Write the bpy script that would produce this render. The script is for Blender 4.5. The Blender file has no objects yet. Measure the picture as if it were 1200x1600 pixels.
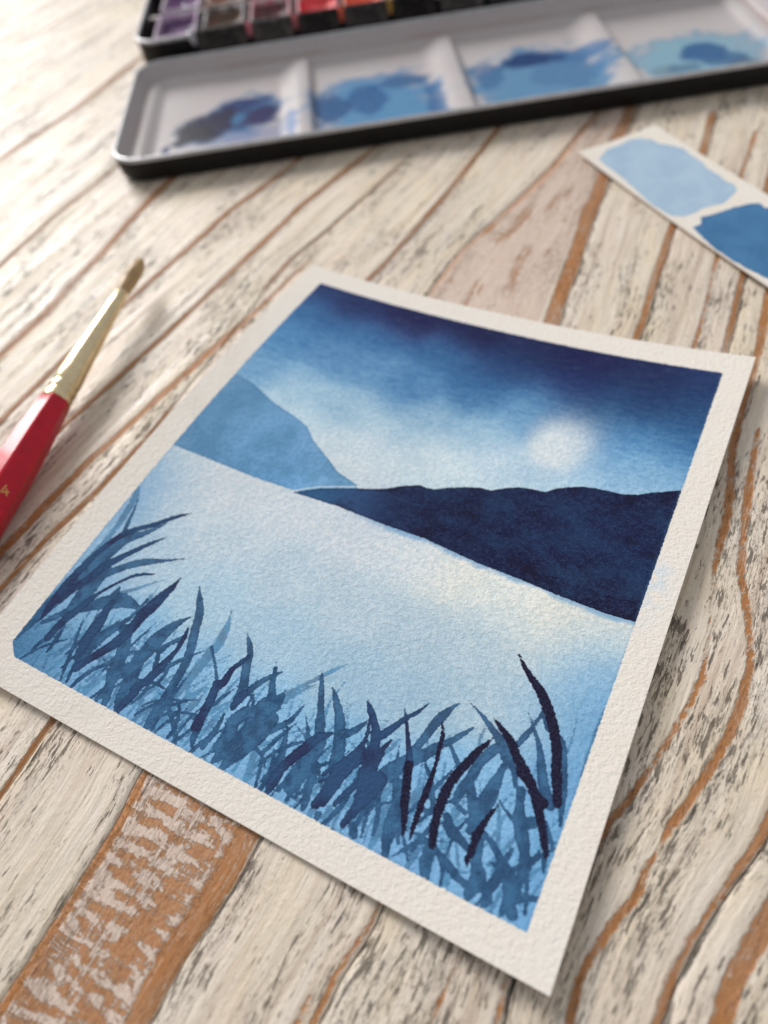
import bpy, bmesh, math, random
import numpy as np
from mathutils import Vector, Matrix

# ------------------------------------------------------------------ camera, light, exposure
scene = bpy.context.scene
COL = scene.collection
MM = 0.001
random.seed(7)

cam_d = bpy.data.cameras.new("camera")
cam = bpy.data.objects.new("camera", cam_d)
COL.objects.link(cam)
scene.camera = cam
cam_d.sensor_fit = 'HORIZONTAL'
cam_d.sensor_width = 36.0
cam_d.lens = 36.0 * 1135.8 / 1200.0
cam_d.clip_start = 0.005
cam_d.clip_end = 50.0


def rodrigues(r):
    r = np.array(r, float)
    t = np.linalg.norm(r)
    k = r / t
    K = np.array([[0, -k[2], k[1]], [k[2], 0, -k[0]], [-k[1], k[0], 0]])
    return np.eye(3) + math.sin(t) * K + (1 - math.cos(t)) * K @ K


RC = rodrigues((2.4536, 0.5502, -0.3337))
mw = Matrix.Identity(4)
for i in range(3):
    mw[i][0] = RC[0][i]
    mw[i][1] = -RC[1][i]
    mw[i][2] = -RC[2][i]
mw[0][3], mw[1][3], mw[2][3] = 110.4151 * MM, -17.2449 * MM, 126.5007 * MM
cam.matrix_world = mw
cam_d.dof.use_dof = True
cam_d.dof.focus_distance = 0.136
cam_d.dof.aperture_fstop = 13.0

world = bpy.data.worlds.new("World")
scene.world = world
world.use_nodes = True
bg = world.node_tree.nodes['Background']
bg.inputs['Color'].default_value = (0.95, 0.97, 1.0, 1)
bg.inputs['Strength'].default_value = 0.45

win_d = bpy.data.lights.new("window_light", 'AREA')
win_d.shape = 'RECTANGLE'
win_d.size = 1.35
win_d.size_y = 1.2
win_d.energy = 124.0
win_d.color = (1.0, 0.982, 0.965)
win = bpy.data.objects.new("window_light", win_d)
COL.objects.link(win)
win.location = (-2.50, 1.36, 1.66)
win.rotation_euler = (Vector((0.03, 0.10, 0.0)) - Vector(win.location)).to_track_quat('-Z', 'Y').to_euler()

scene.view_settings.view_transform = 'Standard'
scene.view_settings.look = 'None'
scene.view_settings.gamma = 1.0
scene.view_settings.exposure = 0.0
scene.render.engine = 'CYCLES'
scene.cycles.use_denoising = True
scene.cycles.max_bounces = 6


# ------------------------------------------------------------------ helpers
def lin(c):
    out = []
    for v in c[:3]:
        v = v / 255.0
        out.append(v / 12.92 if v <= 0.04045 else ((v + 0.055) / 1.055) ** 2.4)
    return np.array(out)


PAPER_SEEN = lin((222, 214, 204))
PAPER = np.array((0.81, 0.757, 0.69))


def alb(c):
    """pigment reflectance relative to the bare paper"""
    c = np.array(c[:3], float)
    k = np.clip((c[2] - c[0]) / 90.0, 0, 1) * np.clip((165 - c.mean()) / 70.0, 0, 1)      # only the saturated blues
    c = c * (1 - k * np.array((0.15, 0.01, 0.075)))
    c = c * (0.74 + 0.26 * np.clip(c.mean() / 135.0, 0, 1))
    return np.clip(lin(c) / PAPER_SEEN * PAPER, 0.003, 0.9)


def tag(o, label=None, cat=None, group=None, kind=None):
    if label: o['label'] = label
    if cat: o['category'] = cat
    if group: o['group'] = group
    if kind: o['kind'] = kind
    return o


def empty(name, loc=(0, 0, 0), rz=0.0):
    o = bpy.data.objects.new(name, None)
    o.empty_display_size = 0.01
    o.location = [v * MM for v in loc]
    o.rotation_euler = (0, 0, rz)
    COL.objects.link(o)
    return o


def mesh_obj(name, verts, faces, mat=None, parent=None, smooth=True, scale=MM):
    me = bpy.data.meshes.new(name)
    v = np.asarray(verts, float) * scale
    me.from_pydata(v.tolist(), [], faces)
    if mat: me.materials.append(mat)
    me.update()
    if smooth:
        me.polygons.foreach_set('use_smooth', [True] * len(me.polygons))
    o = bpy.data.objects.new(name, me)
    COL.objects.link(o)
    if parent: o.parent = parent
    return o


def bm_obj(name, bm, mat=None, parent=None, smooth=False, angle=None):
    me = bpy.data.meshes.new(name)
    bmesh.ops.scale(bm, vec=(MM, MM, MM), verts=bm.verts)
    bm.normal_update()
    bm.to_mesh(me)
    bm.free()
    if mat: me.materials.append(mat)
    if smooth:
        me.polygons.foreach_set('use_smooth', [True] * len(me.polygons))
        if angle is not None:
            me.set_sharp_from_angle(angle=math.radians(angle))
    o = bpy.data.objects.new(name, me)
    COL.objects.link(o)
    if parent: o.parent = parent
    return o


def grid_mesh(name, X, Y, Z, keep=None, mat=None, parent=None, attrs=None, cols=None, extra=None):
    """X,Y,Z arrays [ny,nx] in mm; keep: bool mask of quads [ny-1,nx-1]; extra = (verts, faces) appended (edges)"""
    ny, nx = X.shape
    co = np.stack([X, Y, Z], -1).reshape(-1, 3)
    idx = np.arange(ny * nx).reshape(ny, nx)
    q = np.stack([idx[:-1, :-1], idx[:-1, 1:], idx[1:, 1:], idx[1:, :-1]], -1)
    q = q[keep] if keep is not None else q.reshape(-1, 4)
    used = np.zeros(ny * nx, bool)
    used[q.ravel()] = True
    remap = np.cumsum(used) - 1
    q = remap[q]
    co = co[used]
    ne = 0
    if extra is not None:
        ev, ef = extra
        ef = np.asarray(ef) + len(co)
        q = np.concatenate([q, ef])
        ne = len(ev)
        co = np.concatenate([co, np.asarray(ev, float)])
    me = bpy.data.meshes.new(name)
    me.vertices.add(len(co))
    me.vertices.foreach_set('co', (co * MM).ravel())
    me.loops.add(q.size)
    me.loops.foreach_set('vertex_index', q.ravel().astype(np.int32))
    me.polygons.add(len(q))
    me.polygons.foreach_set('loop_start', np.arange(0, q.size, 4, dtype=np.int32))
    me.polygons.foreach_set('loop_total', np.full(len(q), 4, np.int32))
    me.update(calc_edges=True)
    me.polygons.foreach_set('use_smooth', np.ones(len(q), bool))
    for k, a in (attrs or {}).items():
        at = me.attributes.new(k, 'FLOAT', 'POINT')
        a = a.reshape(-1)[used]
        at.data.foreach_set('value', np.concatenate([a, np.full(ne, a.mean() if ne and k not in SKIRT else SKIRT.get(k, 0))]).astype(np.float32))
    for k, a in (cols or {}).items():
        at = me.attributes.new(k, 'FLOAT_COLOR', 'POINT')
        a = a.reshape(-1, 3)[used]
        a = np.concatenate([a, np.tile(a.mean(0), (ne, 1))])
        at.data.foreach_set('color', np.column_stack([a, np.ones(len(a))]).astype(np.float32).ravel())
    if mat: me.materials.append(mat)
    o = bpy.data.objects.new(name, me)
    COL.objects.link(o)
    if parent: o.parent = parent
    return o


SKIRT = dict(rect=5.0, g1=9.0, g2=9.0, g3=9.0, far=9.0, near=9.0, side=20.0, sw1=9.0, sw2=9.0, bleed=0.0, wood=9.0, crack=9.0, scuff=0.0)


def vnoise(x, y, seed, octaves=3, scale=1.0):
    """smooth value noise in numpy, range about 0..1"""
    rng = np.random.default_rng(seed)
    tot = np.zeros_like(x, float)
    amp, s, norm = 1.0, scale, 0.0
    for o in range(octaves):
        G = rng.random((64, 64))
        a, b = x * s + 17.3 * o, y * s + 5.1 * o
        i, j = np.floor(a).astype(int), np.floor(b).astype(int)
        fa, fb = a - i, b - j
        fa, fb = fa * fa * (3 - 2 * fa), fb * fb * (3 - 2 * fb)
        g = lambda p, q: G[p % 64, q % 64]
        tot += amp * ((g(i, j) * (1 - fa) + g(i + 1, j) * fa) * (1 - fb) + (g(i, j + 1) * (1 - fa) + g(i + 1, j + 1) * fa) * fb)
        norm += amp
        amp *= 0.5
        s *= 2.03
    return tot / norm


class NT:
    """tiny node-tree builder"""
    def __init__(self, name):
        self.mat = bpy.data.materials.new(name)
        self.mat.use_nodes = True
        self.nt = self.mat.node_tree
        self.bsdf = self.nt.nodes['Principled BSDF']

    def put(self, sock, v):
        if hasattr(v, 'is_linked') or hasattr(v, 'links'):
            self.nt.links.new(v, sock)
        elif isinstance(v, (tuple, list, np.ndarray)):
            v = [float(a) for a in v]
            n = len(sock.default_value)
            sock.default_value = (v + [1.0])[:n] if len(v) < n else v[:n]
        else:
            sock.default_value = v

    def node(self, t, **kw):
        n = self.nt.nodes.new(t)
        for k, v in kw.items():
            setattr(n, k, v)
        return n

    def m(self, op, a, b=0.0, c=0.0, clamp=False):
        n = self.node('ShaderNodeMath', operation=op, use_clamp=clamp)
        self.put(n.inputs[0], a); self.put(n.inputs[1], b)
        if op in ('MULTIPLY_ADD', 'SMOOTH_MIN'): self.put(n.inputs[2], c)
        return n.outputs[0]

    def attr(self, name, out='Fac'):
        n = self.node('ShaderNodeAttribute', attribute_name=name)
        return n.outputs[out]

    def pos(self, scale=(1000, 1000, 1000), loc=(0, 0, 0), rot=(0, 0, 0)):
        t = self.node('ShaderNodeTexCoord').outputs['Object']
        return self.map(t, scale, loc, rot)

    def map(self, v, scale=(1, 1, 1), loc=(0, 0, 0), rot=(0, 0, 0)):
        n = self.node('ShaderNodeMapping')
        self.put(n.inputs['Vector'], v); self.put(n.inputs['Scale'], scale)
        self.put(n.inputs['Location'], loc); self.put(n.inputs['Rotation'], rot)
        return n.outputs[0]

    def noise(self, v, scale=1.0, detail=3.0, rough=0.55, dist=0.0, out='Fac'):
        n = self.node('ShaderNodeTexNoise')
        self.put(n.inputs['Vector'], v); self.put(n.inputs['Scale'], scale)
        self.put(n.inputs['Detail'], detail); self.put(n.inputs['Roughness'], rough)
        self.put(n.inputs['Distortion'], dist)
        return n.outputs[out]

    def range(self, v, a, b, c=0.0, d=1.0, smooth=True):
        n = self.node('ShaderNodeMapRange', interpolation_type='SMOOTHSTEP' if smooth else 'LINEAR')
        self.put(n.inputs['Value'], v)
        for k, x in zip(('From Min', 'From Max', 'To Min', 'To Max'), (a, b, c, d)):
            self.put(n.inputs[k], x)
        return n.outputs['Result']

    def mix(self, f, a, b, blend='MIX'):
        n = self.node('ShaderNodeMix', data_type='RGBA', blend_type=blend)
        self.put(n.inputs[0], f); self.put(n.inputs[6], a); self.put(n.inputs[7], b)
        return n.outputs[2]

    def bump(self, h, dist, strength=1.0, normal=None):
        n = self.node('ShaderNodeBump')
        self.put(n.inputs['Height'], h)
        n.inputs['Distance'].default_value = dist
        n.inputs['Strength'].default_value = strength
        if normal is not None: self.nt.links.new(normal, n.inputs['Normal'])
        return n.outputs['Normal']

    def out(self, color=None, rough=None, normal=None, **kw):
        b = self.bsdf
        if color is not None: self.put(b.inputs['Base Color'], color)
        if rough is not None: self.put(b.inputs['Roughness'], rough)
        if normal is not None: self.nt.links.new(normal, b.inputs['Normal'])
        for k, v in kw.items():
            self.put(b.inputs[k.replace('_', ' ')], v)
        return self.mat


def point_mask_sdf(X, Y, poly):
    """signed distance (negative inside) to a closed polygon, vectorised"""
    P = np.array(poly, float)
    d2 = np.full(X.shape, 1e9)
    inside = np.zeros(X.shape, bool)
    for a, b in zip(P, np.roll(P, -1, 0)):
        e = b - a
        L = e @ e + 1e-12
        t = np.clip(((X - a[0]) * e[0] + (Y - a[1]) * e[1]) / L, 0, 1)
        d2 = np.minimum(d2, (X - a[0] - t * e[0]) ** 2 + (Y - a[1] - t * e[1]) ** 2)
        c = ((a[1] <= Y) != (b[1] <= Y))
        xi = a[0] + (Y - a[1]) / (e[1] if abs(e[1]) > 1e-9 else 1e-9) * e[0]
        inside ^= c & (X < xi)
    d = np.sqrt(d2)
    return np.where(inside, -d, d)


def smooth_line(pts, n=3):
    P = np.array(pts, float)
    if len(P) < 3: return P
    Q = np.vstack([2 * P[0] - P[1], P, 2 * P[-1] - P[-2]])
    out = []
    for i in range(1, len(Q) - 2):
        for t in np.arange(n) / n:
            out.append(0.5 * ((2 * Q[i]) + (-Q[i - 1] + Q[i + 1]) * t + (2 * Q[i - 1] - 5 * Q[i] + 4 * Q[i + 1] - Q[i + 2]) * t * t
                              + (-Q[i - 1] + 3 * Q[i] - 3 * Q[i + 1] + Q[i + 2]) * t ** 3))
    out.append(P[-1])
    return np.array(out)


def stroke_field(xs, ys, strokes, cap=3.0):
    """union of tapered strokes as a signed distance on the regular grid xs × ys"""
    F = np.full((len(ys), len(xs)), cap)
    dx = xs[1] - xs[0]
    for s in strokes:
        S = smooth_line(s)
        S[:, 2] = np.maximum(S[:, 2], 0.0)
        for a, b in zip(S[:-1], S[1:]):
            r = max(a[2], b[2]) + 1.2
            i0 = max(0, int((min(a[0], b[0]) - r - xs[0]) / dx)); i1 = min(len(xs), int((max(a[0], b[0]) + r - xs[0]) / dx) + 2)
            j0 = max(0, int((min(a[1], b[1]) - r - ys[0]) / dx)); j1 = min(len(ys), int((max(a[1], b[1]) + r - ys[0]) / dx) + 2)
            if i1 <= i0 or j1 <= j0: continue
            x, y = np.meshgrid(xs[i0:i1], ys[j0:j1])
            e = b[:2] - a[:2]
            t = np.clip(((x - a[0]) * e[0] + (y - a[1]) * e[1]) / (e @ e + 1e-9), 0, 1)
            d = np.hypot(x - a[0] - t * e[0], y - a[1] - t * e[1]) - (a[2] + (b[2] - a[2]) * t)
            F[j0:j1, i0:i1] = np.minimum(F[j0:j1, i0:i1], d)
    return F


def tone_field(X, Y, tones, sigma):
    """reflectance washed between sampled tones (soft wet-in-wet blending)"""
    num = np.zeros(X.shape + (3,)); den = np.zeros(X.shape)
    for t in tones:
        d2 = (X - t[0]) ** 2 + (Y - t[1]) ** 2
        w = np.exp(-d2 / (2 * sigma ** 2)) + 1e-4 / (1 + d2) ** 2
        num += w[..., None] * np.log(alb(t[2:5])); den += w
    return np.exp(num / den[..., None])

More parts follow.
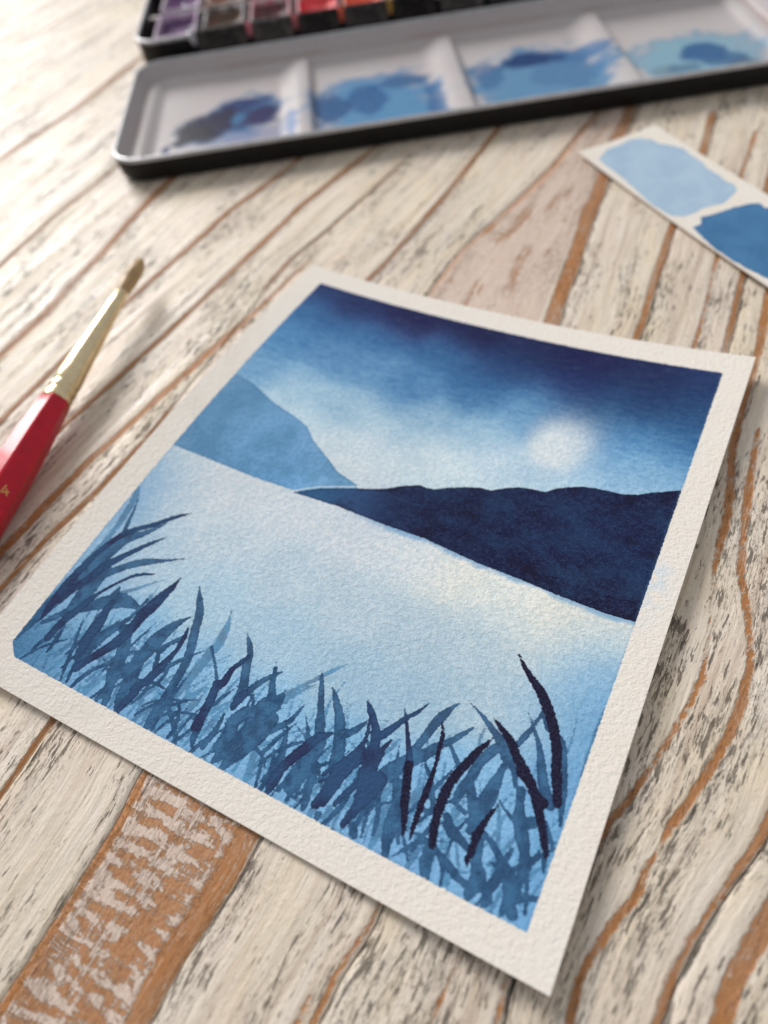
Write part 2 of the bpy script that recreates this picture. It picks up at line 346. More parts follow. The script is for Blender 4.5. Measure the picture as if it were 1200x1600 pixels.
STROKES = {1:[[(13.43,20.32,0.64),(15.65,22.69,0.42),(18.27,25.43,0.26),(20.2,27.35,0.06)],[(20.4,19.58,0.3),(19.84,23.36,0.43)],[(-0.22,3.11,0.95),(0.47,10.59,1.29),(1.73,17.71,0.98),(2.24,24.75,0.8),(2.52,32.36,0.67),(1.54,40.51,0.83),(0.16,43.73,0.64)],[(19.59,21.94,0.38),(20.0,24.92,0.16)],[(11.76,9.09,0.61),(13.99,11.68,0.75),(17.98,14.19,0.74)],[(41.7,12.28,0.08),(40.94,9.95,0.55),(39.81,7.76,0.6),(38.46,5.48,0.61),(38.03,2.83,0.71),(37.75,0.83,0.68)],[(34.42,10.87,0.29),(33.09,7.67,0.4),(31.62,4.73,0.39),(30.0,2.03,0.39)],[(35.29,4.81,0.33),(33.82,1.93,0.36),(32.8,0.1,0.33)],[(47.29,10.71,0.27),(45.54,7.72,0.37),(42.64,5.54,0.37),(41.3,2.51,0.4)],[(21.19,6.96,0.18),(20.9,3.35,0.38),(20.17,0.74,0.35)],[(18.7,5.2,0.27),(17.8,2.75,0.39),(17.56,1.49,0.39)],[(31.27,0.45,0.28),(31.74,6.19,0.34),(33.18,10.86,0.17)],[(39.23,2.06,0.32),(39.81,6.11,0.38),(39.5,9.84,0.22)],[(20.6,-1.3,0.29),(21.35,2.43,0.35),(20.38,8.35,0.15)],[(36.86,27.44,0.07),(37.92,24.9,0.51),(38.54,22.09,0.94),(38.88,19.72,1.01),(38.31,17.95,1.08),(38.26,15.47,1.06),(38.02,12.94,0.99),(37.78,10.44,0.89),(37.48,8.42,0.81),(37.25,6.0,0.69)],[(38.47,22.57,0.47),(38.81,20.19,0.61)],[(51.26,22.0,0.06),(52.34,19.13,0.43),(53.47,16.59,0.58),(54.61,14.82,1.22)],[(60.94,22.9,0.32),(58.74,19.92,0.34),(56.78,17.06,0.53),(55.9,13.92,0.63),(55.74,11.95,0.52)],[(60.52,20.74,0.24),(58.02,17.36,0.47),(57.27,15.37,0.37)],[(71.37,7.31,0.32),(70.42,4.95,0.32),(69.87,3.26,0.28)],[(69.32,1.6,0.33),(67.96,0.02,0.27)],[(57.23,5.36,0.69),(57.9,2.67,0.68),(58.32,0.41,0.48)],[(60.52,5.4,0.29),(61.23,1.79,0.24),(62.02,-0.23,0.35)],[(43.93,2.18,0.26),(44.85,5.78,0.32),(45.93,9.26,0.22)],[(40.86,3.9,0.32),(42.14,8.3,0.38),(41.7,12.28,0.16)],[(43.63,0.99,0.31),(42.78,3.74,0.26)],[(49.48,0.18,0.31),(49.83,4.96,0.31),(48.98,8.26,0.2)],[(55.55,0.82,0.35),(55.86,5.73,0.3)],[(64.77,1.31,0.38),(64.89,4.5,0.28),(64.48,7.76,0.19)],[(64.03,26.89,0.05),(62.59,24.94,0.4),(60.94,22.9,0.53),(59.18,20.12,0.34),(57.62,18.01,0.32)],[(79.77,18.41,0.16),(79.06,16.31,0.42),(78.24,14.94,0.51)],[(65.65,24.49,0.08),(64.93,18.91,0.3),(65.53,15.98,0.34)],[(70.38,3.27,0.28),(70.87,6.84,0.32),(70.24,9.72,0.23)],[(81.96,9.68,0.53),(82.14,6.98,0.52),(82.79,4.35,0.82),(83.42,1.35,0.64)],[(86.26,10.3,0.93),(87.42,10.38,0.41)],[(93.46,10.96,0.67),(93.77,9.77,0.5)],[(88.63,18.02,0.18),(89.5,15.08,0.3),(90.17,12.59,0.34)],[(95.32,17.31,0.13),(96.56,14.89,0.21)],[(92.34,26.67,0.22),(92.59,23.77,0.35)],[(99.41,15.09,0.29),(100.35,13.31,0.33),(101.64,9.82,0.28)],[(74.36,2.6,0.76),(74.91,0.37,0.75)],[(74.55,7.61,0.27),(75.61,5.28,0.34),(75.86,2.63,0.33),(76.09,0.48,0.26)],[(81.75,8.18,0.48),(82.51,4.89,0.91),(83.25,2.57,0.73),(83.41,0.47,0.42)],[(89.58,4.94,0.58),(90.13,2.42,0.57),(89.95,0.45,0.4)],[(82.08,0.27,0.25),(81.34,2.99,0.26)],[(71.61,0.38,0.45),(71.44,2.37,0.27)],[(99.82,14.61,0.31),(100.85,11.8,0.35),(101.62,9.6,0.3)],[(92.71,7.08,0.25),(93.87,5.06,0.25)],[(94.15,6.9,0.37),(95.39,3.69,0.53),(96.44,0.91,0.64)],[(102.22,2.92,0.35),(104.17,0.73,0.27)],[(108.14,19.15,0.29),(109.54,16.31,0.24)],[(105.71,-0.04,0.29),(105.63,2.22,0.3)],[(108.06,2.25,0.26),(107.24,4.95,0.23)],[(106.17,34.35,0.06),(106.55,31.52,0.19),(106.65,27.92,0.23)],[(92.27,25.12,0.27),(92.57,23.26,0.31)],[(102.89,24.07,0.25),(102.87,21.71,0.2)],[(110.57,37.79,0.83),(110.25,31.69,0.81),(110.34,24.66,0.59)]],2:[[(-1.25,2.32,0.95),(-0.0,5.98,1.28),(1.61,12.1,1.46),(3.03,17.0,1.48),(4.45,20.34,1.32)],[(2.44,19.38,0.83),(4.06,24.24,1.67),(5.19,28.98,1.53),(6.52,31.76,1.1),(9.35,34.94,0.69),(11.79,38.7,0.11)],[(6.45,21.3,1.05),(8.42,23.6,0.82),(10.7,26.4,0.86),(13.69,28.86,0.85),(16.68,30.57,0.45),(21.13,33.34,0.03)],[(6.15,13.3,0.96),(6.61,17.72,1.77),(6.84,20.82,1.47),(7.52,23.85,0.93)],[(2.86,8.26,0.47),(4.6,10.66,0.63),(6.35,13.07,0.8)],[(8.6,13.67,0.38),(10.51,16.33,1.26),(13.08,18.2,1.69),(14.86,19.37,1.69),(17.38,19.59,0.97),(19.73,19.58,0.37),(20.4,19.58,0.08)],[(12.27,18.79,0.64),(12.57,19.91,0.7),(12.53,21.54,0.32)],[(5.5,31.27,0.62),(4.42,34.01,0.51),(3.25,38.29,0.32),(2.16,41.59,0.1)],[(15.57,4.6,0.54),(15.87,7.4,0.61),(16.47,10.7,0.74),(17.44,13.62,0.8),(18.59,16.35,0.56),(19.21,18.54,0.37),(19.59,21.94,0.28)],[(19.79,14.42,1.38),(21.95,10.87,1.33),(23.07,7.85,1.18),(24.07,5.42,0.9),(24.59,2.82,0.81),(23.8,1.05,0.58),(23.61,0.12,0.23)],[(23.41,4.25,0.48),(22.28,6.02,0.34),(22.02,7.94,0.23)],[(24.21,4.06,0.88),(25.35,1.5,0.76),(25.88,0.09,0.55)],[(23.77,4.99,0.75),(25.4,7.78,1.17),(26.4,10.59,1.24),(26.73,14.33,1.63),(27.13,16.34,1.5),(28.15,19.29,0.97),(29.46,21.47,0.4),(30.43,22.81,0.06)],[(26.06,11.02,1.42),(26.9,7.9,1.35),(27.73,4.86,1.45),(28.37,2.09,1.24),(28.98,0.18,0.6)],[(28.92,13.56,0.38),(30.2,10.62,0.54)],[(28.75,13.78,0.77),(29.81,15.78,0.5),(31.65,18.47,0.48)],[(27.74,29.07,0.08),(29.67,26.36,0.65),(31.55,23.71,0.88),(32.72,20.5,0.94),(34.15,17.21,0.93),(35.15,14.11,0.94),(35.51,11.09,0.84),(35.7,8.33,0.89),(35.89,5.64,0.88),(35.85,2.89,0.87),(36.11,0.59,0.75)],[(37.97,18.8,0.33),(40.38,16.46,0.27),(42.58,13.87,0.37)],[(42.73,24.3,0.06),(44.37,22.78,0.52),(45.77,20.93,0.65),(46.39,18.78,0.83),(47.6,16.22,0.9),(48.55,14.07,1.0),(48.87,12.14,0.98)],[(53.6,20.43,0.11),(52.53,19.22,0.41),(51.23,17.43,0.59),(50.06,15.48,0.63),(49.46,13.8,0.77)],[(56.1,17.58,0.09),(55.98,15.68,0.55),(55.5,14.55,0.88)],[(44.91,4.48,0.77),(45.53,2.41,0.61),(46.19,0.91,0.25)],[(47.98,8.86,0.26),(48.28,6.33,0.47),(48.23,3.94,0.57),(48.03,1.78,0.47)],[(52.01,20.51,0.41),(53.12,17.6,0.56),(54.25,15.61,0.79)],[(56.06,17.29,0.16),(55.9,15.28,1.05),(54.8,13.4,2.11),(54.25,10.72,1.69),(54.28,8.09,1.6),(53.52,6.69,1.33),(52.32,5.09,1.54),(51.89,2.84,1.28),(51.16,0.23,0.3)],[(51.52,10.52,1.32),(50.5,8.17,1.31),(51.13,5.57,1.38),(50.92,3.4,1.41)],[(56.79,11.64,1.28),(56.54,8.11,1.14),(55.56,5.34,1.14),(54.34,2.98,1.13),(53.39,0.29,0.55)],[(60.82,16.47,0.15),(60.05,13.16,0.51),(58.65,10.93,0.61),(57.35,9.01,0.5)],[(60.14,11.88,0.15),(61.11,9.22,0.53),(61.92,7.06,0.63),(62.09,4.65,0.92)],[(60.81,23.13,0.32),(62.25,20.42,0.54),(64.03,17.15,0.62),(65.51,14.38,1.0)],[(61.67,15.52,0.07),(63.37,13.39,0.28),(64.68,11.66,0.46)],[(66.86,11.4,1.34),(66.39,8.16,1.11),(65.87,5.94,1.1),(65.15,3.65,0.57),(64.65,1.5,0.33)],[(68.74,7.78,0.75),(67.36,5.67,0.85),(66.76,3.21,0.75),(66.88,0.9,0.33)],[(68.78,6.82,0.65),(69.2,4.37,0.74),(69.82,2.06,0.73),(70.18,0.61,0.41)],[(58.5,5.96,0.24),(59.58,3.47,0.33),(60.71,0.1,0.33)],[(60.94,22.9,0.37),(62.5,19.98,0.49),(64.14,17.2,0.58),(65.27,14.8,0.81),(66.24,12.91,0.99)],[(63.85,21.85,0.1),(65.77,19.85,0.61),(67.77,17.54,0.89),(69.28,15.09,1.08),(70.68,12.17,1.17),(71.4,9.52,1.16)],[(72.97,19.02,0.07),(72.01,16.88,0.63),(70.78,15.27,0.68)],[(66.84,11.9,1.26),(66.92,8.16,1.32),(66.22,5.37,1.19),(66.05,2.64,0.99)],[(86.09,19.31,1.02),(84.55,17.36,1.04),(82.31,14.85,1.31),(80.78,12.45,1.48),(79.68,10.26,1.23),(79.18,8.37,1.23)],[(86.63,28.79,0.07),(85.55,26.98,0.52),(84.69,25.02,0.94),(84.03,22.65,0.83),(83.59,20.41,0.78),(83.05,18.4,0.73),(82.62,16.22,0.82)],[(90.76,25.83,0.11),(89.43,23.83,0.45),(87.95,21.65,0.59),(85.99,19.51,0.82),(84.64,17.16,1.04)],[(85.43,16.54,0.2),(87.35,14.55,0.43),(88.82,12.43,0.47),(89.98,10.22,0.47)],[(88.43,20.87,0.29),(89.95,19.36,0.42),(91.26,18.03,0.44)],[(96.59,25.58,0.79),(95.19,23.22,0.91),(93.98,20.48,0.9),(93.62,17.46,0.89),(93.0,14.61,0.88),(92.91,12.73,0.59)],[(87.49,29.98,0.05),(90.91,28.35,0.3),(93.82,26.58,0.59),(96.16,24.89,0.8),(97.57,23.09,0.87)],[(83.17,11.65,0.53),(84.01,9.01,0.7),(84.46,6.71,1.08),(84.79,4.19,0.98),(85.32,2.25,0.8)],[(93.77,16.59,0.77),(95.23,14.27,0.85),(96.57,12.2,0.96),(97.02,9.56,0.77)],[(97.9,22.28,0.46),(97.66,18.86,0.83),(97.08,15.82,0.95),(96.79,12.75,0.94)],[(92.52,12.55,0.38),(95.17,11.76,0.35)],[(88.34,9.45,0.29),(90.04,9.35,0.37)],[(93.07,8.78,0.74),(94.58,7.97,0.85),(96.61,7.43,0.64)],[(79.21,1.97,0.81),(80.18,0.66,0.51)],[(73.0,1.04,0.63),(73.13,-0.03,0.33)],[(84.02,9.48,0.61),(84.84,6.89,1.21),(85.16,3.93,1.06),(85.5,1.91,0.8),(86.11,0.28,0.58)],[(86.43,5.63,0.38),(88.14,3.17,0.29)],[(86.14,5.27,0.38),(87.2,2.72,0.27)],[(92.76,4.53,0.72),(92.12,2.53,0.89),(93.01,0.68,0.73)],[(93.13,4.7,0.28),(95.21,3.6,0.71),(97.09,2.86,0.7)],[(92.49,10.06,0.67),(94.15,8.42,0.87),(96.09,7.61,0.73),(97.47,6.99,0.56)],[(94.79,14.75,0.76),(96.14,12.67,0.96),(97.49,11.09,0.95),(98.47,9.81,0.78),(99.0,7.51,0.92),(99.71,5.34,0.92),(100.78,3.82,1.25),(100.43,1.65,1.04),(100.22,0.17,0.34)],[(97.82,18.46,0.88),(98.0,15.79,0.87),(97.95,13.74,0.77),(97.36,11.91,0.76)],[(99.29,15.94,0.21),(100.83,14.86,0.27),(102.2,14.18,0.37)],[(99.21,10.16,0.37),(101.22,8.99,0.53),(103.15,7.41,0.64),(104.89,6.2,0.83),(105.83,4.86,1.05),(106.26,2.72,1.03),(107.23,1.27,0.88)],[(101.9,18.96,0.75),(102.59,16.57,0.74),(103.45,14.33,1.12),(104.79,11.94,1.11),(105.95,9.98,0.83),(106.39,7.73,0.72),(106.33,5.7,0.52)],[(105.72,15.17,0.91),(103.59,13.96,1.1)],[(103.89,9.83,0.34),(103.55,8.01,0.53),(103.2,6.2,0.53),(103.18,4.18,0.86),(102.54,2.67,0.88),(103.43,1.53,0.53),(102.72,0.22,0.32)],[(107.17,15.85,0.41),(108.74,13.81,0.38),(109.6,12.54,0.28)],[(108.87,10.54,0.47),(109.4,8.77,0.17)],[(107.09,8.07,0.25),(107.95,5.49,0.31),(108.92,2.1,0.3)],[(93.03,4.44,0.56),(95.39,3.69,0.56),(97.24,2.52,0.55),(99.18,2.04,0.54)],[(92.1,4.0,0.94),(92.63,1.94,0.94),(93.42,0.27,0.56)],[(100.31,33.69,0.23),(102.33,30.64,0.45),(105.24,29.46,0.49),(106.95,25.44,0.54),(108.25,21.43,0.57),(108.56,19.78,0.52),(109.45,16.27,0.24)],[(98.27,32.02,0.07),(100.07,29.89,0.29),(101.95,27.26,0.44),(103.15,24.9,0.68),(104.53,22.01,0.88),(105.75,19.83,1.05),(107.04,18.64,0.84)],[(100.51,33.14,0.24),(99.87,29.8,0.37),(99.24,27.76,0.56),(98.3,25.37,0.51)],[(95.25,25.97,0.72),(97.61,23.59,0.93),(99.54,21.6,0.52),(100.92,19.2,0.38)]],3:[[(2.03,8.81,0.32),(1.77,13.14,0.96),(1.84,18.42,1.04),(2.24,23.02,0.8),(3.05,27.24,0.68),(4.58,31.54,0.76),(6.37,34.23,0.7),(9.12,36.78,0.63),(12.23,40.48,0.53),(14.04,42.33,0.32),(15.69,43.54,0.04)],[(3.01,13.73,0.65),(3.42,16.53,0.92),(5.14,20.34,0.93),(6.17,24.22,1.0),(7.4,26.19,0.87),(9.24,29.17,0.68),(11.89,33.1,0.48),(14.43,36.3,0.03)],[(6.13,6.12,0.78),(6.59,10.35,0.89),(7.82,13.77,0.9),(8.5,16.35,0.71),(9.59,19.14,0.36),(11.78,22.84,0.36),(14.06,25.61,0.42),(17.21,27.28,0.19)],[(14.25,6.94,1.01),(13.7,10.0,1.09),(13.8,13.14,1.16),(13.35,15.76,0.86),(13.33,18.32,0.56)],[(14.2,5.43,0.66),(13.94,8.9,0.72),(13.62,12.12,0.91),(13.23,15.07,0.86),(13.15,17.27,0.62)],[(15.8,3.54,0.78),(16.94,6.13,0.84),(18.55,8.97,0.97),(20.07,12.4,1.22),(20.64,15.44,1.12),(20.79,18.65,1.3),(21.48,21.21,1.37),(21.99,24.05,1.07),(22.69,26.69,0.63),(22.9,29.13,0.06)],[(29.01,0.34,0.51),(29.29,2.53,0.85),(29.76,4.7,0.85)],[(29.04,5.2,0.74),(30.38,7.53,0.92),(31.0,10.41,0.92),(31.56,13.01,0.7),(31.89,15.55,0.49),(31.65,18.47,0.52),(31.03,20.64,0.11)],[(45.79,20.45,0.38),(45.19,18.7,0.56),(44.34,16.61,0.6),(44.37,14.0,0.83),(43.72,12.05,0.84),(44.14,9.69,0.89),(44.23,7.46,0.8),(44.44,4.43,0.88)],[(49.28,13.71,0.81),(48.87,12.14,0.94),(48.76,10.49,0.66)],[(43.29,13.02,0.85),(43.8,11.02,0.85),(44.15,8.42,0.85),(44.42,6.38,0.89),(44.91,4.48,0.83)],[(68.03,14.0,0.44),(66.18,12.1,0.88),(65.02,9.53,0.98),(63.88,6.98,0.97),(63.17,4.67,0.87),(63.12,2.21,1.0),(63.04,0.26,0.52)],[(66.36,12.7,0.88),(65.2,10.12,0.93),(64.18,7.37,0.92),(63.17,4.67,0.72)],[(71.15,22.18,0.19),(72.55,20.8,0.65),(74.31,18.98,0.69),(75.62,17.0,0.92),(76.49,14.37,1.01),(77.14,11.72,1.46),(77.57,9.51,1.53),(78.19,7.43,1.18),(78.41,5.21,0.99)],[(74.19,14.81,0.47),(74.23,12.82,0.94),(73.66,10.58,1.31),(72.89,8.27,1.49),(72.45,5.9,1.14),(72.3,3.95,0.95),(71.75,2.28,0.82)],[(81.68,26.56,0.05),(80.2,23.77,0.41),(78.93,22.14,0.48),(77.79,19.8,0.67),(76.55,17.68,0.85)],[(77.99,23.69,0.12),(79.57,21.39,0.34),(81.22,18.56,0.41),(82.92,15.63,0.71),(83.69,13.56,0.71),(84.53,10.88,0.74),(85.45,8.54,0.73)],[(78.14,14.64,0.51),(77.64,13.17,0.83)],[(75.6,18.02,0.33),(75.66,14.49,0.52),(74.49,10.48,0.6),(72.5,7.6,0.5),(70.39,5.89,0.22)],[(78.43,17.53,0.28),(77.52,14.35,0.6),(77.96,10.65,0.68),(75.69,6.49,0.54),(74.74,3.7,0.45)],[(73.0,19.95,0.24),(74.18,15.31,0.38),(72.42,10.49,0.51),(70.44,7.12,0.37)],[(72.39,11.47,0.23),(73.51,8.56,0.69),(72.84,3.03,0.68)],[(85.19,24.21,0.2),(86.26,22.14,0.38),(86.7,19.84,0.4),(87.23,17.38,0.37),(87.56,15.12,0.44),(87.77,12.63,0.58),(87.97,9.73,0.56),(88.25,6.72,0.48),(88.63,4.27,0.21)],[(94.38,25.2,0.13),(93.66,23.51,0.48),(92.78,21.63,0.7),(91.87,18.79,0.82),(90.98,16.0,0.82),(90.77,13.33,0.92),(90.86,11.09,0.85),(91.14,8.98,0.77),(91.61,6.99,0.79),(92.24,4.92,0.58)],[(83.1,14.5,0.71),(84.16,12.12,0.77),(85.18,9.56,0.71),(86.36,6.72,0.55),(87.33,4.3,0.29)],[(99.52,15.37,0.14),(98.82,13.25,0.4),(98.2,10.99,0.52),(97.78,8.84,0.59)],[(79.58,10.45,1.52),(78.99,7.81,1.5),(78.41,5.21,1.06),(78.03,3.21,0.81),(77.55,1.4,0.57)],[(72.64,6.47,1.37),(72.3,3.95,1.01),(71.66,2.01,0.68)],[(99.41,15.09,0.18),(98.71,12.98,0.44),(98.35,10.62,0.56),(98.19,8.39,0.6),(98.24,6.72,0.63),(98.15,5.42,0.48),(98.5,4.36,0.16)],[(100.77,21.92,0.92),(103.45,20.14,0.79),(104.87,18.08,0.77),(106.24,16.07,0.78),(107.41,14.03,0.69),(108.6,11.86,0.56),(109.13,10.67,0.2)],[(92.63,41.94,0.17),(94.63,39.93,0.48),(96.82,38.13,0.67),(98.79,36.57,0.89),(100.71,34.52,0.96),(102.5,32.23,0.94),(103.87,29.83,0.91),(105.0,27.42,0.89),(105.81,24.92,0.88),(106.56,22.94,0.91),(107.29,20.99,0.76),(107.91,19.49,0.69),(108.18,18.72,0.1)],[(93.08,28.67,0.14),(95.14,27.43,0.5),(97.38,25.94,0.76),(99.33,23.89,0.84),(101.42,21.99,0.95),(103.12,20.44,0.94),(103.93,19.44,0.79),(105.79,18.51,0.93)]]}
FAR_HILL = [(0.5, 83.8), (5.7, 83.2), (14.5, 79.7), (22.1, 77.9), (25.6, 76.6), (29.2, 73.4), (34.5, 70.4), (39.5, 67.4), (44.6, 66.1), (46.1, 65.1), (44.4, 63.2), (38.7, 60.0), (32.8, 58.7), (22.9, 58.0), (14.1, 57.9), (7.0, 57.8), (0.1, 57.6)]
NEAR_HILL = [(32.8, 58.1), (37.8, 61.6), (45.1, 64.9), (48.5, 66.2), (51.7, 67.8), (54.7, 69.9), (57.9, 71.5), (59.9, 71.5), (61.6, 71.7), (64.1, 73.3), (67.3, 74.8), (70.6, 76.0), (73.2, 76.2), (75.8, 77.9), (78.3, 79.2), (81.3, 79.8), (84.2, 80.0), (86.0, 81.8), (88.2, 83.0), (90.9, 84.2), (93.7, 84.7), (96.2, 84.8), (99.3, 85.0), (102.0, 85.8), (104.4, 87.2), (107.1, 88.5), (110.1, 89.9), (111.3, 56.7), (109.8, 56.3), (104.4, 56.1), (95.4, 56.6), (86.7, 57.3), (77.9, 57.6), (65.0, 58.9), (54.2, 58.7), (43.9, 58.9)]
SKY_TONES = [(1.5,125.6,55,65,115),(14.8,122.1,50,55,105),(30.2,122.9,45,42,90),(48.4,124.4,42,40,85),(64.7,123.4,48,50,95),(79.4,124.3,45,42,90),(95.3,122.9,48,52,98),(108.0,124.0,52,65,115),(2.2,115.7,80,120,170),(15.8,113.2,78,120,172),(27.6,112.9,78,118,170),(45.3,114.8,72,110,162),(62.8,114.9,55,80,135),(79.4,114.5,48,60,115),(94.6,114.7,50,70,120),(107.5,114.1,52,78,128),(3.2,100.9,95,140,185),(19.1,100.4,110,150,190),(30.4,100.4,115,155,190),(41.5,100.1,95,135,180),(60.9,103.1,80,120,170),(76.2,105.3,75,115,165),(90.9,107.0,60,95,145),(106.8,105.6,60,95,150),(2.6,89.4,130,170,200),(17.7,86.7,165,195,212),(34.0,87.0,160,188,205),(50.1,89.4,150,180,200),(65.0,93.2,155,186,205),(71.8,100.3,130,170,200),(91.3,98.6,100,145,190),(98.9,99.1,95,140,185),(108.6,98.3,95,140,185),(19.4,77.8,190,208,218),(39.9,76.0,195,208,215),(55.3,78.5,198,210,215),(68.8,84.0,195,210,218),(75.5,82.6,190,208,218),(89.0,85.8,180,205,220),(96.0,90.2,150,185,210),(106.0,92.7,155,190,212),(40.9,68.0,205,212,214),(63.4,74.8,195,210,215),(83.1,82.0,190,208,216),(104.4,89.0,165,195,213)]
LAKE_TONES = [(4.6,56.0,200,208,212),(18.8,53.6,208,212,214),(34.5,53.2,208,213,216),(52.0,53.7,205,210,214),(65.4,54.3,210,215,216),(75.8,53.7,225,222,212),(86.8,53.5,222,222,214),(97.3,53.2,222,218,205),(107.2,52.9,220,215,205),(109.5,51.0,205,210,205),(0.7,48.8,150,180,205),(0.9,39.0,135,170,200),(10.0,43.5,195,207,214),(11.0,32.8,180,200,213),(2.0,28.5,150,185,210),(2.0,19.9,140,175,205),(26.2,40.1,195,207,214),(43.1,39.2,188,203,211),(60.1,38.7,185,200,208),(74.9,37.6,178,195,204),(86.0,42.5,185,200,206),(97.8,44.7,205,210,208),(104.9,44.9,190,205,212),(109.6,45.5,150,185,212),(109.7,38.9,105,150,192),(109.3,42.0,120,165,200),(109.6,34.5,105,150,192),(107.7,38.1,130,172,205),(104.8,38.1,165,192,208),(30.9,28.6,175,200,214),(48.4,25.7,170,195,210),(65.1,24.5,162,188,204),(77.7,26.1,160,186,202),(90.0,33.0,172,192,203),(102.0,33.0,165,190,207),(110.0,29.2,120,165,200),(5.4,11.7,140,180,210),(2.9,2.8,70,110,155),(7.2,1.8,115,158,195),(23.0,10.8,140,182,212),(39.5,9.8,140,182,212),(22.3,1.7,125,168,204),(38.4,1.1,120,165,202),(53.5,10.9,138,182,214),(60.0,1.2,125,170,206),(70.1,10.9,130,178,212),(76.0,0.7,130,175,210),(83.3,9.9,135,180,214),(87.4,1.8,120,165,205),(93.5,13.5,135,180,212),(100.4,2.8,130,175,210),(104.7,13.2,130,175,210),(108.9,5.0,112,160,202),(109.5,20.9,115,160,200),(110.5,11.7,110,160,200)]
FAR_TONES = [(3.5,82.1,105,140,175),(4.2,72.6,110,148,185),(3.1,60.6,100,135,172),(16.3,73.9,110,150,188),(20.0,62.5,115,158,198),(29.9,69.3,115,150,188),(38.7,66.0,130,170,200),(30.3,60.1,105,155,200)]
NEAR_TONES = [(36.1,58.8,60,100,150),(47.9,61.2,62,85,135),(56.5,63.1,45,52,100),(66.7,67.5,38,40,85),(81.8,66.4,38,40,88),(94.3,69.7,42,48,98),(97.7,59.6,36,32,72),(105.9,74.1,40,45,95),(108.0,85.2,36,35,80),(108.3,59.2,40,30,68),(107.4,66.5,45,65,115)]
MOON = (82.1, 93.9)
PUDDLES = [(17.1,39.1,9.7,9.7,(38,28,55),1.0),(25.8,43.9,5.6,8.1,(40,35,75),0.8),(34.6,46.4,14.8,11.8,(80,130,175),0.9),(33.9,54.8,9.9,4.2,(50,70,125),0.9),(41.1,42.5,8.6,7.4,(58,52,105),0.9),(53.5,27.3,2.0,11.9,(95,140,200),0.6),(40.1,26.6,12.2,6.4,(185,170,200),0.6),(25.2,28.9,14.8,4.3,(120,150,200),0.4),(5.0,23.2,1.5,4.2,(50,65,110),0.9),(87.0,34.7,24.6,22.7,(120,170,210),0.85),(68.6,36.7,6.0,11.3,(50,95,150),0.7),(82.7,41.9,6.5,9.1,(60,110,165),0.7),(98.8,52.5,10.2,4.7,(70,115,165),0.7),(108.9,32.4,3.9,12.1,(80,125,175),0.7),(94.2,32.1,11.0,12.1,(150,190,220),0.5),(149.3,33.5,26.1,23.7,(130,170,205),0.9),(148.6,53.2,11.6,5.3,(35,75,130),0.9),(131.1,47.6,5.0,9.3,(75,120,170),0.6),(159.3,39.7,12.2,10.2,(95,140,185),0.5),(167.3,52.1,11.3,4.7,(90,135,185),0.6),(139.3,38.4,9.8,9.0,(165,195,220),0.5),(166.9,26.9,5.2,9.5,(150,190,220),0.5),(205.9,33.5,23.9,16.6,(170,205,220),0.8),(210.8,37.1,7.7,6.0,(70,120,170),0.9),(214.1,29.7,9.4,4.7,(80,125,170),0.8),(220.7,22.3,6.0,3.6,(105,120,130),0.6),(201.1,26.5,7.1,3.1,(110,140,165),0.6),(192.9,26.7,5.2,3.1,(150,160,170),0.5)]
SWATCH1 = [(7.2,2.4),(3.5,8.5),(3.6,12.8),(2.3,17.3),(4.0,21.2),(6.9,23.4),(10.4,23.7),(13.3,25.9),(17.6,27.6),(22.9,27.0),(27.3,27.1),(30.6,25.9),(36.2,26.2),(38.9,25.4),(42.8,26.3),(45.5,24.7),(47.5,20.4),(48.6,17.5),(47.3,11.3),(48.2,7.3),(48.0,3.5),(46.2,1.0),(43.5,0.5),(37.0,-0.0),(27.8,1.3),(18.9,2.1),(11.9,2.0)]
SWATCH2 = [(53.9,2.1),(53.7,5.2),(50.7,7.6),(51.6,12.4),(51.7,17.6),(53.0,23.0),(54.5,25.1),(57.2,24.7),(59.1,28.3)]
SWATCH2B = [(84.9,1.9),(79.3,0.7),(72.9,0.0),(65.6,-0.2),(55.3,1.7)]

